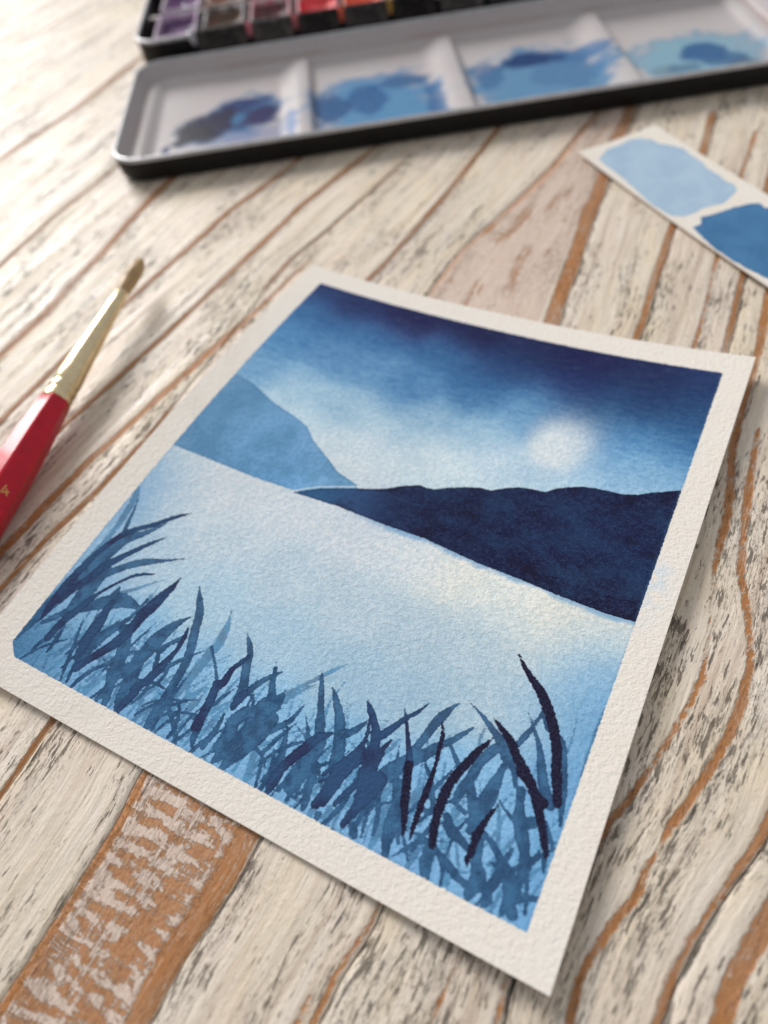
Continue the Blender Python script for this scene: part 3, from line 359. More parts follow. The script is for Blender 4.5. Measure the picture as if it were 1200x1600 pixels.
# ------------------------------------------------------------------ tabletop: distressed painted boards
# boards' shared edges: x as a function of y (mm), running away from the camera
EDGES = [
    [(-430, 0)], [(-330, 0)], [(-250, 0)],
    [(-160, 60), (-167, 158), (-166, 194), (-171, 246)],
    [(-108, 60), (-111, 104), (-114, 130), (-114, 163), (-122, 260)],
    [(-73, 20), (-75.4, 70), (-75.7, 90), (-79, 105), (-79.6, 119), (-84, 142), (-85.5, 158), (-92, 240)],
    [(-53, 10), (-54.3, 49), (-55.3, 77), (-54.3, 112), (-53, 134), (-52.7, 155), (-48.8, 177), (-44, 240)],
    [(-37, 10), (-36.4, 57), (-34.5, 75), (-33.1, 95), (-32.1, 117), (-30.7, 146), (-30, 166), (-26.3, 192), (-20, 240)],
    [(-14.4, 0), (-14.4, 26), (-12.8, 41), (-12.3, 59), (-13.2, 72), (-15, 100), (-17.3, 126), (-17.6, 140), (-15, 153), (-6, 240)],
    [(19.4, -30), (18.8, -20), (18.3, -13), (17.8, -6), (14, 60), (10.4, 136), (11.4, 144), (12.5, 163), (13.2, 181), (13.3, 201), (13, 240)],
    [(42.1, -45), (41.9, -31), (41.6, -24), (41.2, -16), (39.9, -8), (33, 70), (29, 142), (29.7, 159), (32.6, 174), (36, 192), (39, 211), (41, 240)],
    [(64.8, -34), (64.7, -27), (65.2, -22), (65.8, -14), (65.7, -6), (68, 70), (68, 136), (66.3, 147), (65, 162), (61.8, 185), (60, 203), (57.3, 225), (55, 260)],
    [(87.4, -30), (87.6, -17), (88.9, -10), (89, 20), (89, 90), (88.7, 136), (88.5, 145), (87.1, 158), (86.5, 169), (85.3, 184), (83.3, 234), (81, 257)],
    [(111.3, -12), (110.7, -8), (110.5, 30), (110, 90), (109.5, 139), (109, 151), (107.9, 166), (104, 240)],
    [(127, -20), (130.8, -1), (131.2, 4), (132.4, 10), (134.6, 17), (136.2, 22), (137.7, 26), (139.1, 31), (143, 60), (143, 120), (139, 200), (136, 260)],
    [(170, 0), (166, 200)], [(215, 0)], [(270, 0)],
]
# bare-wood streaks (x, y, half width in mm)
STREAKS = [
    [(-167, 120, 1.6), (-168.3, 158, 1.6), (-166.7, 194, 1.7), (-171, 246, 1.8), (-174, 300, 1.6)],
    [(-108, 40, .8), (-110.8, 104, 1.2), (-114.1, 130, 1.3), (-114.3, 163, .9), (-122, 250, 1.1)],
    [(-73, 20, 1.1), (-75.4, 70, 1.6), (-76.5, 90, 1.6), (-79.6, 105, 1.5), (-80.5, 119, 1.5), (-84.5, 142, 1.6), (-86.5, 158, 1.7), (-92, 240, 1.4)],
    [(-54.5, 10, .9), (-54.9, 49, .9), (-55.5, 63, 1.0), (-55.9, 77, 1.0), (-54.9, 112, 1.2), (-53.7, 134, 1.2), (-53.3, 155, 1.2), (-49.6, 177, 1.2), (-44, 240, .8)],
    [(-38, 20, 1.0), (-36.8, 57, 1.2), (-35.2, 75, .9), (-33.7, 95, 1.0), (-32.8, 117, 1.0), (-31.5, 146, 1.1), (-30.8, 166, 1.0), (-27, 192, 1.0), (-20, 240, .6)],
    [(-22.5, 0, .9), (-22.1, 18, 1.3), (-22, 34, 1.4), (-21.6, 49, 1.3), (-19.7, 64, 1.1), (-18.4, 78, 1.3), (-16.3, 95, 1.5), (-14.1, 112, 1.0), (-12, 140, .4)],
    [(-15, 10, .5), (-14.6, 26, .8), (-13.2, 41, .9), (-12.7, 59, .9), (-13.7, 72, .5)],
    [(-18, 118, .3), (-18, 126, .6), (-18.2, 140, .6), (-15.5, 153, .6), (-10, 200, .5)],
    [(19.2, -40, .9), (18.7, -20, .75), (18.2, -13, .75), (17.6, -6, .8), (13.5, 60, .8), (10.0, 136, .9), (10.9, 144, .9), (12, 163, .9), (12.6, 181, 1.0), (12.7, 201, 1.0), (12.5, 240, .9)],
    [(43.2, -45, .9), (42.9, -31, .9), (42.7, -24, .95), (42.3, -16, 1.0), (41.0, -8, 1.0), (34, 70, 1.0), (30, 142, .9), (30.8, 159, .8), (33.8, 174, 1.1), (37.1, 192, 1.3), (40, 211, 1.3), (42, 250, 1.2)],
    [(62.9, -36, 2.0), (62.5, -27, 2.3), (63, -22, 2.2), (63.7, -14, 2.1), (63.4, -6, 2.2), (66, 70, 2.2), (65.8, 136, 2.1), (64.1, 147, 2.0), (62.7, 162, 2.2), (59.4, 185, 2.2), (57.4, 204, 2.2), (54.5, 225, 2.2), (52, 260, 2)],
    [(86.7, -30, .7), (86.8, -17, .6), (88.2, -10, .55), (88.4, 30, .5), (88.2, 90, .8), (87.6, 136, 1.0), (87.3, 145, 1.1), (85.9, 158, 1.1), (85.3, 169, 1.1), (84, 184, 1.2), (82, 234, 1.3), (79.5, 257, 1.3)],
    [(84.6, -26, .45), (85.3, -16, .15)],
    [(110.4, -18, .5), (109.9, -10, .45), (109.4, -8, .4), (109.3, 30, .5), (108.6, 139, .9), (108, 151, 1.0), (106.8, 166, .9), (103, 240, .9)],
    [(101.6, -24, .5), (102, -12, .4), (102.4, -6, .3), (103, 40, .3), (101.6, 139, .5), (101.1, 149, .55), (99.9, 163, .55), (98.9, 174, .55), (96, 222, .7), (95, 248, .7)],
    [(119.6, -12, .8), (118.8, -2, .8), (119.5, 2, .8), (121, 7.5, .85), (122.9, 12, .9), (123.2, 17, .75), (123.9, 19.4, .25)],
    [(124.3, 20.6, .3), (125.1, 25, .9), (126.8, 30, .9), (128.6, 37, .95), (130, 43, .9), (130.7, 49, .9), (130.6, 57, .7), (129.5, 62, .7), (127, 71, .8), (125, 76, .8), (122, 100, .9), (121, 115, .6)],
    [(115.2, 16, .7), (115.8, 20, .7), (117.8, 25, .75), (119.7, 32, .7), (121.4, 39, .7), (122.9, 46, .65), (123.4, 52, .6), (122.9, 59, .45), (121.4, 68, .35), (120.4, 76, .7), (119.9, 90, .9), (117, 108, .9), (116.2, 124, .9), (116.4, 132, 1.0), (115.9, 145, 1.1), (114.4, 163, 1.2), (112, 200, 1.0), (110, 240, .8)],
    [(129.4, -6, .7), (129.8, -1, .7), (130.3, 4, .7), (131.5, 10, .7), (133.7, 17, .7), (135.3, 22, .75), (136.8, 26, .75), (138.2, 31, .75), (142, 60, .7), (142, 120, .8)],
    [(137.1, -2, 1.5), (137.4, 2, 1.5), (137.9, 7.5, 1.5), (139.4, 13, 1.6), (141, 19, 1.6), (150, 60, 1.4)],
]
Y0, Y1 = -130.0, 470.0


def curve_at(pts, y, k=0):
    P = sorted([tuple(p) for p in pts], key=lambda p: p[1])
    P = np.array(P, float)
    return np.interp(y, P[:, 1], P[:, k])


def boards_material():
    T = NT("distressed_cream_paint_on_wood")
    u, v = T.attr('gu'), T.attr('gv')
    comb = T.node('ShaderNodeCombineXYZ')
    T.put(comb.inputs[0], u); T.put(comb.inputs[1], v); T.put(comb.inputs[2], T.attr('gid'))
    uv = comb.outputs[0]
    # --- cream paint, tinted in broad patches
    big = T.noise(T.map(uv, (0.05, 0.018, 1)), 1.0, 3)
    paint = T.mix(T.range(big, 0.36, 0.66), (0.80, 0.675, 0.50), (0.77, 0.64, 0.525))
    soft = T.noise(T.map(uv, (0.22, 0.045, 1), (3, 9, 2)), 1.0, 4)
    paint = T.mix(T.range(soft, 0.3, 0.75), paint, (0.81, 0.72, 0.615))
    brushed = T.noise(T.map(uv, (2.6, 0.09, 1), (5, 1, 4)), 1.0, 3, 0.6)
    paint = T.mix(T.m('MULTIPLY', T.range(brushed, 0.45, 0.8), 0.36), paint, (0.40, 0.315, 0.235))
    hair = T.noise(T.map(uv, (5.5, 0.16, 1), (6, 2, 1)), 1.0, 4, 0.7, 0.2)
    paint = T.mix(T.range(hair, 0.52, 0.68, 0.0, 0.42), paint, (0.33, 0.26, 0.19))
    bands = T.noise(T.map(uv, (0.55, 0.013, 1), (2, 4, 8)), 1.0, 4, 0.6)
    paint = T.mix(T.range(bands, 0.50, 0.70, 0.0, 0.55), paint, (0.47, 0.345, 0.26))
    paint = T.mix(T.range(bands, 0.44, 0.28, 0.0, 0.32), paint, (0.36, 0.315, 0.25))
    # --- grey-brown open grain: short dark slits along the grain, in drifts
    dens = T.m('ADD', T.noise(T.map(uv, (0.16, 0.03, 1), (11, 3, 7)), 1.0, 3, 0.6), T.range(T.attr('side'), 0.5, 9.0, 0.10, -0.02))
    slit = T.noise(T.map(uv, (1.5, 0.21, 1), (1, 7, 3)), 1.0, 4, 0.62, 0.15)
    thr = T.range(dens, 0.34, 0.66, 0.68, 0.545)
    slitm = T.range(T.m('SUBTRACT', slit, thr), -0.003, 0.045)
    fine = T.noise(T.map(uv, (4.2, 0.42, 1), (2, 2, 9)), 1.0, 4, 0.7, 0.3)
    finem = T.range(T.m('SUBTRACT', fine, T.m('SUBTRACT', thr, 0.005)), 0.0, 0.06)
    speck = T.noise(T.map(uv, (1.5, 0.9, 1), (7, 2, 5)), 1.0, 4, 0.75)
    speckm = T.range(T.m('SUBTRACT', speck, T.m('ADD', thr, 0.06)), 0.0, 0.05)
    # faint grey smoke around the slits
    smoke = T.range(T.noise(T.map(uv, (0.55, 0.06, 1), (4, 6, 1)), 1.0, 4, 0.62), 0.47, 0.74)
    paint = T.mix(T.m('MULTIPLY', smoke, 0.24), paint, (0.29, 0.245, 0.185))
    col = T.mix(T.m('MULTIPLY', finem, 0.60), paint, (0.22, 0.17, 0.12))
    col = T.mix(T.m('MULTIPLY', slitm, 0.78), col, (0.115, 0.090, 0.065))
    col = T.mix(T.m('MULTIPLY', speckm, 0.6), col, (0.15, 0.12, 0.09))
    # --- bare orange-brown wood
    wn = T.noise(T.map(uv, (2.2, 0.5, 1), (8, 8, 8)), 1.0, 2)
    wood = T.mix(wn, (0.37, 0.150, 0.048), (0.48, 0.215, 0.078))
    rub = T.noise(T.map(uv, (1.3, 0.35, 1), (6, 3, 2)), 1.0, 4, 0.7)
    wood = T.mix(T.m('MULTIPLY', T.range(rub, 0.5, 0.8), 0.5), wood, (0.50, 0.36, 0.27))
    fade = T.noise(T.map(uv, (0.12, 0.03, 1), (9, 1, 7)), 1.0, 3, 0.6)
    wood = T.mix(T.m('MULTIPLY', T.range(fade, 0.48, 0.66), T.range(T.attr('gv'), 60, 140, 0.18, 0.6)), wood, (0.50, 0.36, 0.27))
    jag = T.noise(T.map(uv, (0.75, 0.55, 1), (1, 4, 6)), 1.0, 4, 0.72)
    slow = T.noise(T.map(uv, (0.2, 0.05, 1), (2, 6, 6)), 1.0, 2)
    d = T.m('ADD', T.attr('wood'), T.m('MULTIPLY', T.m('SUBTRACT', jag, 0.5), 1.7))
    d = T.m('ADD', d, T.m('MULTIPLY', T.m('SUBTRACT', slow, 0.5), 1.1))
    woodm = T.m('MULTIPLY', T.range(d, -0.16, 0.16, 1.0, 0.0), T.range(T.noise(T.map(uv, (1.9, 0.3, 1), (2, 9, 1)), 1.0, 4, 0.7), 0.34, 0.44, 0.45, 1.0))
    # dark lip of lifted paint round the bare wood
    lip = T.range(T.m('ABSOLUTE', T.m('SUBTRACT', d, 0.16)), 0.03, 0.22, 1.0, 0.0)
    col = T.mix(T.m('MULTIPLY', lip, T.range(jag, 0.42, 0.62, 0.12, 0.55)), col, (0.20, 0.155, 0.115))
    col = T.mix(woodm, col, wood)
    # --- scuffed board: pinkish dry-brushed paint over brown wood with saw marks across the grain
    sc = T.attr('scuff')
    rows = T.noise(T.map(uv, (0.16, 0.50, 1), (3, 3, 3)), 1.0, 4, 0.6, 1.2)
    rows = T.mix(T.range(T.attr('gv'), 40, 80), rows, T.noise(T.map(uv, (0.30, 0.035, 1), (3, 5, 3)), 1.0, 3, 0.55))
    rag = T.noise(T.map(uv, (2.3, 1.3, 1), (9, 4, 4)), 1.0, 5, 0.75)
    wv = T.m('SINE', T.m('ADD', T.m('MULTIPLY', v, 2.2), T.m('MULTIPLY', T.noise(T.map(uv, (0.14, 0.09, 1), (3, 8, 8)), 1.0, 3, 0.6), 9.0)))
    rows = T.m('ADD', rows, T.m('MULTIPLY', wv, T.range(T.attr('gv'), 40, 80, 0.085, 0.0)))
    sm = T.m('ADD', T.m('MULTIPLY', rows, 0.62), T.m('MULTIPLY', rag, 0.38))
    lines = T.noise(T.map(uv, (1.7, 0.02, 1), (4, 4, 4)), 1.0, 2)
    sm = T.m('ADD', sm, T.m('MULTIPLY', T.m('SUBTRACT', T.noise(T.map(uv, (0.12, 0.05, 1), (8, 4, 1)), 1.0, 3), 0.5), 0.45))
    sm = T.m('ADD', sm, T.m('MULTIPLY', T.range(lines, 0.5, 0.72), -0.10))
    scm = T.range(sm, T.range(T.attr('gv'), 40, 80, 0.478, 0.54), T.range(T.attr('gv'), 40, 80, 0.538, 0.62))
    pink = T.mix(T.range(rag, 0.35, 0.65), (0.70, 0.58, 0.49), (0.62, 0.46, 0.37))
    brown = T.mix(T.range(rag, 0.35, 0.65), (0.40, 0.165, 0.062), (0.50, 0.27, 0.14))
    sccol = T.mix(scm, pink, brown)
    sccol = T.mix(T.m('MULTIPLY', finem, 0.45), sccol, (0.24, 0.17, 0.12))
    scf = T.range(T.m('ADD', sc, T.m('MULTIPLY', T.m('SUBTRACT', jag, 0.5), 0.9)), 0.42, 0.58)
    col = T.mix(scf, col, sccol)
    woodm2 = T.range(T.m('ADD', d, 0.15), -0.10, 0.10, 1.0, 0.0)
    col = T.mix(T.m('MULTIPLY', woodm2, sc), col, wood)
    # --- dark crack beside the streaks
    ck = T.m('ADD', T.attr('crack'), T.m('MULTIPLY', T.m('SUBTRACT', T.noise(T.map(uv, (0.9, 0.25, 1), (5, 5, 1)), 1.0, 4, 0.7), 0.52), 1.5))
    ckm = T.m('MULTIPLY', T.range(ck, 0.02, 0.30, 1.0, 0.0), T.range(T.noise(T.map(uv, (0.6, 0.10, 1), (7, 1, 3)), 1.0, 3), 0.40, 0.56))
    col = T.mix(T.m('MULTIPLY', ckm, 0.88), col, (0.075, 0.062, 0.05))
    # --- relief
    h = T.m('MULTIPLY', T.m('ADD', woodm, T.m('MULTIPLY', scf, scm)), -0.55)
    h = T.m('ADD', h, T.m('MULTIPLY', slitm, -0.75))
    h = T.m('ADD', h, T.m('MULTIPLY', finem, -0.35))
    h = T.m('ADD', h, T.m('MULTIPLY', ckm, -0.9))
    h = T.m('ADD', h, T.m('MULTIPLY', speckm, -0.35))
    h = T.m('ADD', h, T.m('MULTIPLY', T.noise(T.map(uv, (1.1, 0.7, 1), (1, 1, 5)), 1.0, 5, 0.7), 0.8))
    h = T.m('ADD', h, T.m('MULTIPLY', T.noise(T.map(uv, (1.8, 0.12, 1), (1, 1, 1)), 1.0, 4, 0.6), 0.55))
    h = T.m('ADD', h, T.m('MULTIPLY', T.noise(T.map(uv, (0.42, 0.03, 1), (1, 8, 1)), 1.0, 3, 0.5), 1.3))
    nrm = T.bump(h, 0.00022, 1.0)
    rough = T.range(T.noise(T.map(uv, (0.45, 0.022, 1), (9, 9, 9)), 1.0, 4), 0.36, 0.64, 0.24, 0.60)
    rough = T.m('ADD', rough, T.m('MULTIPLY', slitm, 0.3))
    return T.out(col, rough, nrm, Specular_IOR_Level=0.34)


BOARDS = boards_material()
tabletop = empty('tabletop')
tag(tabletop, kind='structure')
tabletop['label'] = 'tabletop of distressed cream painted boards with bare orange wood streaks'
rng = np.random.default_rng(5)
for k in range(len(EDGES) - 1):
    fine = 3 <= k <= 14
    ys = np.concatenate([np.arange(Y0, -50, 12.0), np.arange(-50, 300, 1.5 if fine else 3.0), np.arange(300, Y1 + 1, 12.0)])
    xl, xr = curve_at(EDGES[k], ys), curve_at(EDGES[k + 1], ys)
    w = float((xr - xl).mean())
    gap = 0.12
    n = max(12, int(w / (0.8 if fine else 2.5)))
    t = np.concatenate([[0, .18 / w, .5 / w, 1.0 / w], np.linspace(1.8 / w, 1 - 1.8 / w, n), [1 - 1.0 / w, 1 - .5 / w, 1 - .18 / w, 1]])
    jit = lambda s: (vnoise(ys, ys * 0 + s, 3, 3, 0.12) - 0.5) * 0.7
    XL, XR = xl + jit(k * 3.7) + gap, xr + jit((k + 1) * 3.7) - gap
    X = XL[:, None] * (1 - t[None]) + XR[:, None] * t[None]
    Y = np.repeat(ys[:, None], len(t), 1)
    de = np.minimum(t, 1 - t)[None] * w
    Z = -0.28 * np.exp(-(de / 0.3) ** 2) - 0.03 * np.exp(-(de / 1.5) ** 2)
    Z = Z + 0.10 * (vnoise(X, Y * 0.12, 11, 3, 0.25) - 0.5)
    side = np.full(X.shape, 20.0)
    wood = np.full(X.shape, 9.0); crack = np.full(X.shape, 9.0)
    for s in STREAKS:
        P = np.array(sorted(s, key=lambda p: p[1]))
        xs = np.interp(Y, P[:, 1], P[:, 0]); hw = np.interp(Y, P[:, 1], P[:, 2])
        off = np.maximum(0, np.maximum(P[0, 1] - Y, Y - P[-1, 1])) * 0.25
        wood = np.minimum(wood, np.abs(X - xs) - hw + off + 0.15)
        side = np.minimum(side, np.where(X > xs, X - xs + off * 2, 20.0))
        crack = np.minimum(crack, np.abs(X - (xs + hw + 0.55)) + off)
    Z = Z - 0.14 * np.clip(0.5 - wood, 0, 1)
    # u follows the board, so the grain bends with it
    U = (t[None] * w + np.zeros_like(X)) + 37.0 * k
    U = U + (X - X.mean(1, keepdims=True)) * 0
    if k == 10:      # the scuffed board
        fade = np.clip((Y + 60) / 8, 0, 1) * np.ones_like(X)
        sc = np.where(t[None] * w < w - 3.8, 1.0, 0.0) * fade * np.where((Y > 60), np.clip(0.42 + 0.5 * (vnoise(X, Y, 4, 2, 0.06)), 0, 1), 1.0)
    else:
        sc = np.zeros_like(X)
    # side walls
    rim = np.stack([X, Y, Z], -1)
    ring_top = np.concatenate([rim[:, 0], rim[-1, 1:], rim[-2::-1, -1], rim[0, -2:0:-1]])
    m_ = len(ring_top)
    bot = ring_top.copy(); bot[:, 2] = -14
    ev = np.concatenate([ring_top, bot])
    ii = np.arange(m_); jj = (ii + 1) % m_
    ef = np.stack([ii, ii + m_, jj + m_, jj], -1)[:, ::-1]
    grid_mesh('plank', X, Y, Z, None, BOARDS, tabletop,
              attrs=dict(gu=U, gv=Y, gid=np.full(X.shape, k * 2.37), wood=wood, crack=crack, scuff=sc, side=side), extra=(ev, ef))

bm = bmesh.new()  # added unseen slab: keeps world light from leaking up through the plank gaps
for p in ((-440, -140), (280, -140), (280, 480), (-440, 480)):
    bm.verts.new((p[0], p[1], -14.3))
bm.faces.new(bm.verts[:])
bmesh.ops.solidify(bm, geom=bm.faces[:], thickness=12)
UNDER = NT('dark_leak_blocker').out((0.06, 0.045, 0.03), 0.9, None)
bm_obj('light_leak_blocker', bm, UNDER, tabletop)

# ------------------------------------------------------------------ watercolour painting
PW, PH = 110.0, 126.8
BL, BR, BT, BB = 6.5, 5.6, 6.9, 5.95
CURL = (0.6776, -1.6166, 0.3375, 3.3659, 0.2587, -0.6122, 0.0401, 0.5015, 2.195, -0.3686, -0.4563)


def curl(x, y):
    u = (x - 55) / 62; v = (y - 64) / 70
    B = [1 + 0 * u, u, v, u * u, u * v, v * v, u ** 3, u * u * v, u * v * v, v ** 3, u * u * v * v]
    z = sum(c * b for c, b in zip(CURL, B))
    return 0.55 + np.logaddexp(z * 3, 0) / 3 - 0.12


def paper_relief(T, strength=1.0, scale=1.0):
    p = T.pos()
    a = T.noise(T.map(p, (0.62, 0.80, 0.8), rot=(0, 0, 0.5)), 1.55 * scale, 3, 0.55, 0.5)
    b = T.noise(p, 2.6 * scale, 3, 0.6)
    h = T.m('ADD', T.m('MULTIPLY', a, 1.0), T.m('MULTIPLY', b, 0.42))
    return h


def painting_material():
    T = NT("watercolour_on_cold_press_paper")
    p = T.pos()
    relief = paper_relief(T)
    e1 = T.m('SUBTRACT', T.noise(p, 1.3, 4, 0.7), 0.5)
    e2 = T.m('SUBTRACT', T.noise(T.map(p, (0.8, 2.2, 1), (4, 4, 4)), 1.0, 4, 0.75), 0.5)
    rn = T.m('SUBTRACT', relief, 0.71)
    gran = T.noise(p, 3.2, 4, 0.75)
    cloud = T.noise(p, 0.16, 5, 0.6)
    # base wash
    wash = T.attr('wash', 'Color')
    mot = T.range(cloud, 0.3, 0.7, 0.975, 1.02)
    bloom = T.noise(T.map(p, (1, 1, 1), (5, 5, 5)), 0.075, 6, 0.62, 0.8)
    rimline = T.range(T.m('ABSOLUTE', T.m('SUBTRACT', bloom, 0.55)), 0.0, 0.012, 1.0, 0.0)
    wash = T.mix(T.m('MULTIPLY', rimline, 0.10), wash, T.mix(1.0, wash, (0.55, 0.72, 0.86), 'MULTIPLY'))
    mott = T.node('ShaderNodeCombineXYZ')
    T.put(mott.inputs[0], T.m('POWER', mot, 1.8)); T.put(mott.inputs[1], T.m('POWER', mot, 1.2)); T.put(mott.inputs[2], mot)
    wash = T.mix(1.0, wash, mott.outputs[0], 'MULTIPLY')
    pit = T.range(relief, 0.55, 0.90, 0.90, 1.05)
    g = T.m('MULTIPLY', T.range(gran, 0.3, 0.7, 1.05, 0.93), pit)
    gc = T.node('ShaderNodeCombineXYZ')
    T.put(gc.inputs[0], T.m('POWER', g, 1.6)); T.put(gc.inputs[1], g); T.put(gc.inputs[2], T.m('POWER', g, 0.6))
    wash = T.mix(1.0, wash, gc.outputs[0], 'MULTIPLY')

    fib = T.noise(T.map(p, (0.30, 0.8, 1), (1, 2, 3), (0, 0, -0.5)), 1.0, 6, 0.72)
    depth = T.range(T.attr('skyk'), 0.0, 1.0)
    wash = T.mix(T.m('MULTIPLY', T.m('MULTIPLY', T.range(fib, 0.42, 0.66), depth), 0.62), wash, T.mix(1.0, wash, (0.45, 0.62, 0.80), 'MULTIPLY'))
    wash = T.mix(T.m('MULTIPLY', T.m('MULTIPLY', T.range(fib, 0.46, 0.22), depth), 0.07), wash, alb((150, 185, 210)))

    def edge(name, amp, soft=0.10, e=e1, k2=0.0, off=0.0):
        d = T.m('ADD', T.attr(name), T.m('MULTIPLY', e, amp))
        d = T.m('ADD', d, T.m('MULTIPLY', rn, k2))
        if off: d = T.m('ADD', d, off)
        return d, T.range(d, -soft, soft, 1.0, 0.0)
    col = wash
    dfar, mfar = edge('far', 0.75)
    fcl = T.range(T.noise(T.map(p, (1, 1, 1), (7, 2, 2)), 0.11, 5, 0.65), 0.36, 0.64)
    farc = T.mix(T.m('MULTIPLY', fcl, 0.7), T.mix(1.0, T.attr('farc', 'Color'), gc.outputs[0], 'MULTIPLY'), alb((88, 130, 170)))
    farc = T.mix(T.range(dfar, -0.7, -0.05, 0.0, 0.32), farc, alb((66, 108, 152)))
    col = T.mix(mfar, col, farc)
    dn, mn = edge('near', 0.60, 0.08)
    gd = T.range(T.m('ADD', T.noise(p, 3.0, 5, 0.85), T.m('MULTIPLY', rn, 0.35)), 0.46, 0.64)
    nearc = T.mix(T.m('MULTIPLY', gd, 0.5), T.attr('nearc', 'Color'), alb((70, 86, 134)))
    ncl = T.noise(T.map(p, (1, 1.6, 1), (3, 8, 2)), 0.10, 5, 0.7)
    nearc = T.mix(T.range(ncl, 0.48, 0.66, 0.0, 0.4), nearc, alb((50, 74, 118)))
    nearc = T.mix(T.range(ncl, 0.34, 0.50, 0.7, 0.0), nearc, alb((30, 24, 50)))
    nearc = T.mix(T.range(dn, -0.8, -0.1, 0.0, 0.35), nearc, alb((34, 28, 62)))
    gapm = T.m('MULTIPLY', T.range(T.m('ABSOLUTE', T.m('SUBTRACT', dn, 0.42)), 0.08, 0.30, 1.0, 0.0), mfar)
    col = T.mix(T.m('MULTIPLY', gapm, 0.75), col, alb((200, 212, 220)))
    # thin blue bleed just under the dark hill
    bl = T.m('MULTIPLY', T.range(T.m('ADD', dn, T.m('MULTIPLY', T.m('SUBTRACT', cloud, 0.5), 4.0)), 0.1, 1.4, 1.0, 0.0), T.attr('bleed'))
    col = T.mix(T.m('MULTIPLY', bl, 0.7), col, alb((95, 150, 195)))
    col = T.mix(mn, col, nearc)
    # grass strokes, light to dark
    vary = T.noise(p, 0.35, 3)
    d1, m1 = edge('g1', 0.9, 0.16, e2, 0.5, 0.02)
    c1 = T.mix(T.range(vary, 0.35, 0.65), alb((90, 138, 180)), alb((60, 98, 144)))
    col = T.mix(T.m('MULTIPLY', m1, T.range(vary, 0.3, 0.7, 0.9, 0.65)), col, c1)
    d2, m2 = edge('g2', 0.7, 0.09, e2, 0.35, -0.02)
    c2 = T.mix(T.range(vary, 0.38, 0.62), alb((46, 74, 118)), alb((66, 104, 150)))
    c2 = T.mix(T.range(gran, 0.4, 0.7, 0.0, 0.25), c2, alb((84, 118, 160)))
    c2 = T.mix(T.range(d2, -0.45, -0.05, 0.0, 0.40), c2, alb((38, 62, 108)))
    col = T.mix(T.m('MULTIPLY', m2, 0.95), col, c2)
    d3, m3 = edge('g3', T.range(T.attr('darkness'), 0.0, 1.0, 0.5, 0.85), 0.09, e2, 0.4, 0.0)
    v2 = T.noise(T.map(p, (1, 1, 1), (30, 9, 4)), 0.12, 3)
    c3 = T.mix(T.range(v2, 0.46, 0.62), alb((56, 82, 128)), alb((50, 56, 98)))
    c3 = T.mix(T.range(T.attr('darkness'), 0.2, 0.8), c3, alb((34, 22, 48)))
    c3 = T.mix(T.range(gran, 0.42, 0.75, 0.0, 0.4), c3, alb((80, 98, 140)))
    c3 = T.mix(T.range(d3, -0.4, -0.05, 0.0, 0.4), c3, alb((38, 34, 70)))
    col = T.mix(m3, col, c3)
    # masked border with slightly ragged tape edge and a faint deeper rim of pigment
    dr, mr = edge('rect', 0.50, 0.07, e1, 0.3)
    col = T.mix(T.range(dr, -0.75, -0.10, 0.0, 0.16), col, alb((70, 110, 160)))
    border = T.mix(T.range(cloud, 0.3, 0.7), PAPER * (1.0, 0.985, 0.965), PAPER)
    stain = T.m('MULTIPLY', T.attr('leak'), T.range(T.noise(p, 0.3, 3), 0.35, 0.65))
    border = T.mix(T.m('MULTIPLY', stain, 0.55), border, alb((185, 205, 220)))
    fl = T.noise(T.map(p, (1, 1, 1), (3, 3, 3)), 0.55, 2, 0.5)
    border = T.mix(T.range(fl, 0.74, 0.78, 0.0, 0.35), border, alb((190, 196, 205)))
    border = T.mix(T.range(T.noise(p, 0.07, 4, 0.7), 0.52, 0.70, 0.0, 0.5), border, PAPER * (0.93, 0.915, 0.89))
    col = T.mix(mr, border, col)
    n = T.bump(relief, 0.00023, 1.0)
    return T.out(col, 0.82, n, Specular_IOR_Level=0.1)


step = 0.3
xs = np.arange(-BL, PW + BR + 0.01, step); xs[-1] = PW + BR
nx = int(round((PW + BL + BR) / step)) + 1
ny = int(round((PH + BT + BB) / step)) + 1
xs = np.linspace(-BL, PW + BR, nx); ys = np.linspace(-BB, PH + BT, ny)
X, Y = np.meshgrid(xs, ys)
Zp = curl(X, Y)
qx, qy = np.abs(X - PW / 2) - PW / 2, np.abs(Y - PH / 2) - PH / 2
rect = np.where((qx > 0) & (qy > 0), np.hypot(qx, qy), np.maximum(qx, qy))
# the bottom-left corner of the wash is cut short and rounded
rect = np.maximum(rect, np.where((X < 8) & (Y < 8), (2.6 - X - Y * 1.1) * 0.66, -50))
far = point_mask_sdf(X, Y, [(-6, FAR_HILL[0][1])] + FAR_HILL + [(-6, FAR_HILL[-1][1])])
near = point_mask_sdf(X, Y, NEAR_HILL)
G = {i: stroke_field(xs, ys, STROKES[i]) for i in (1, 2, 3)}
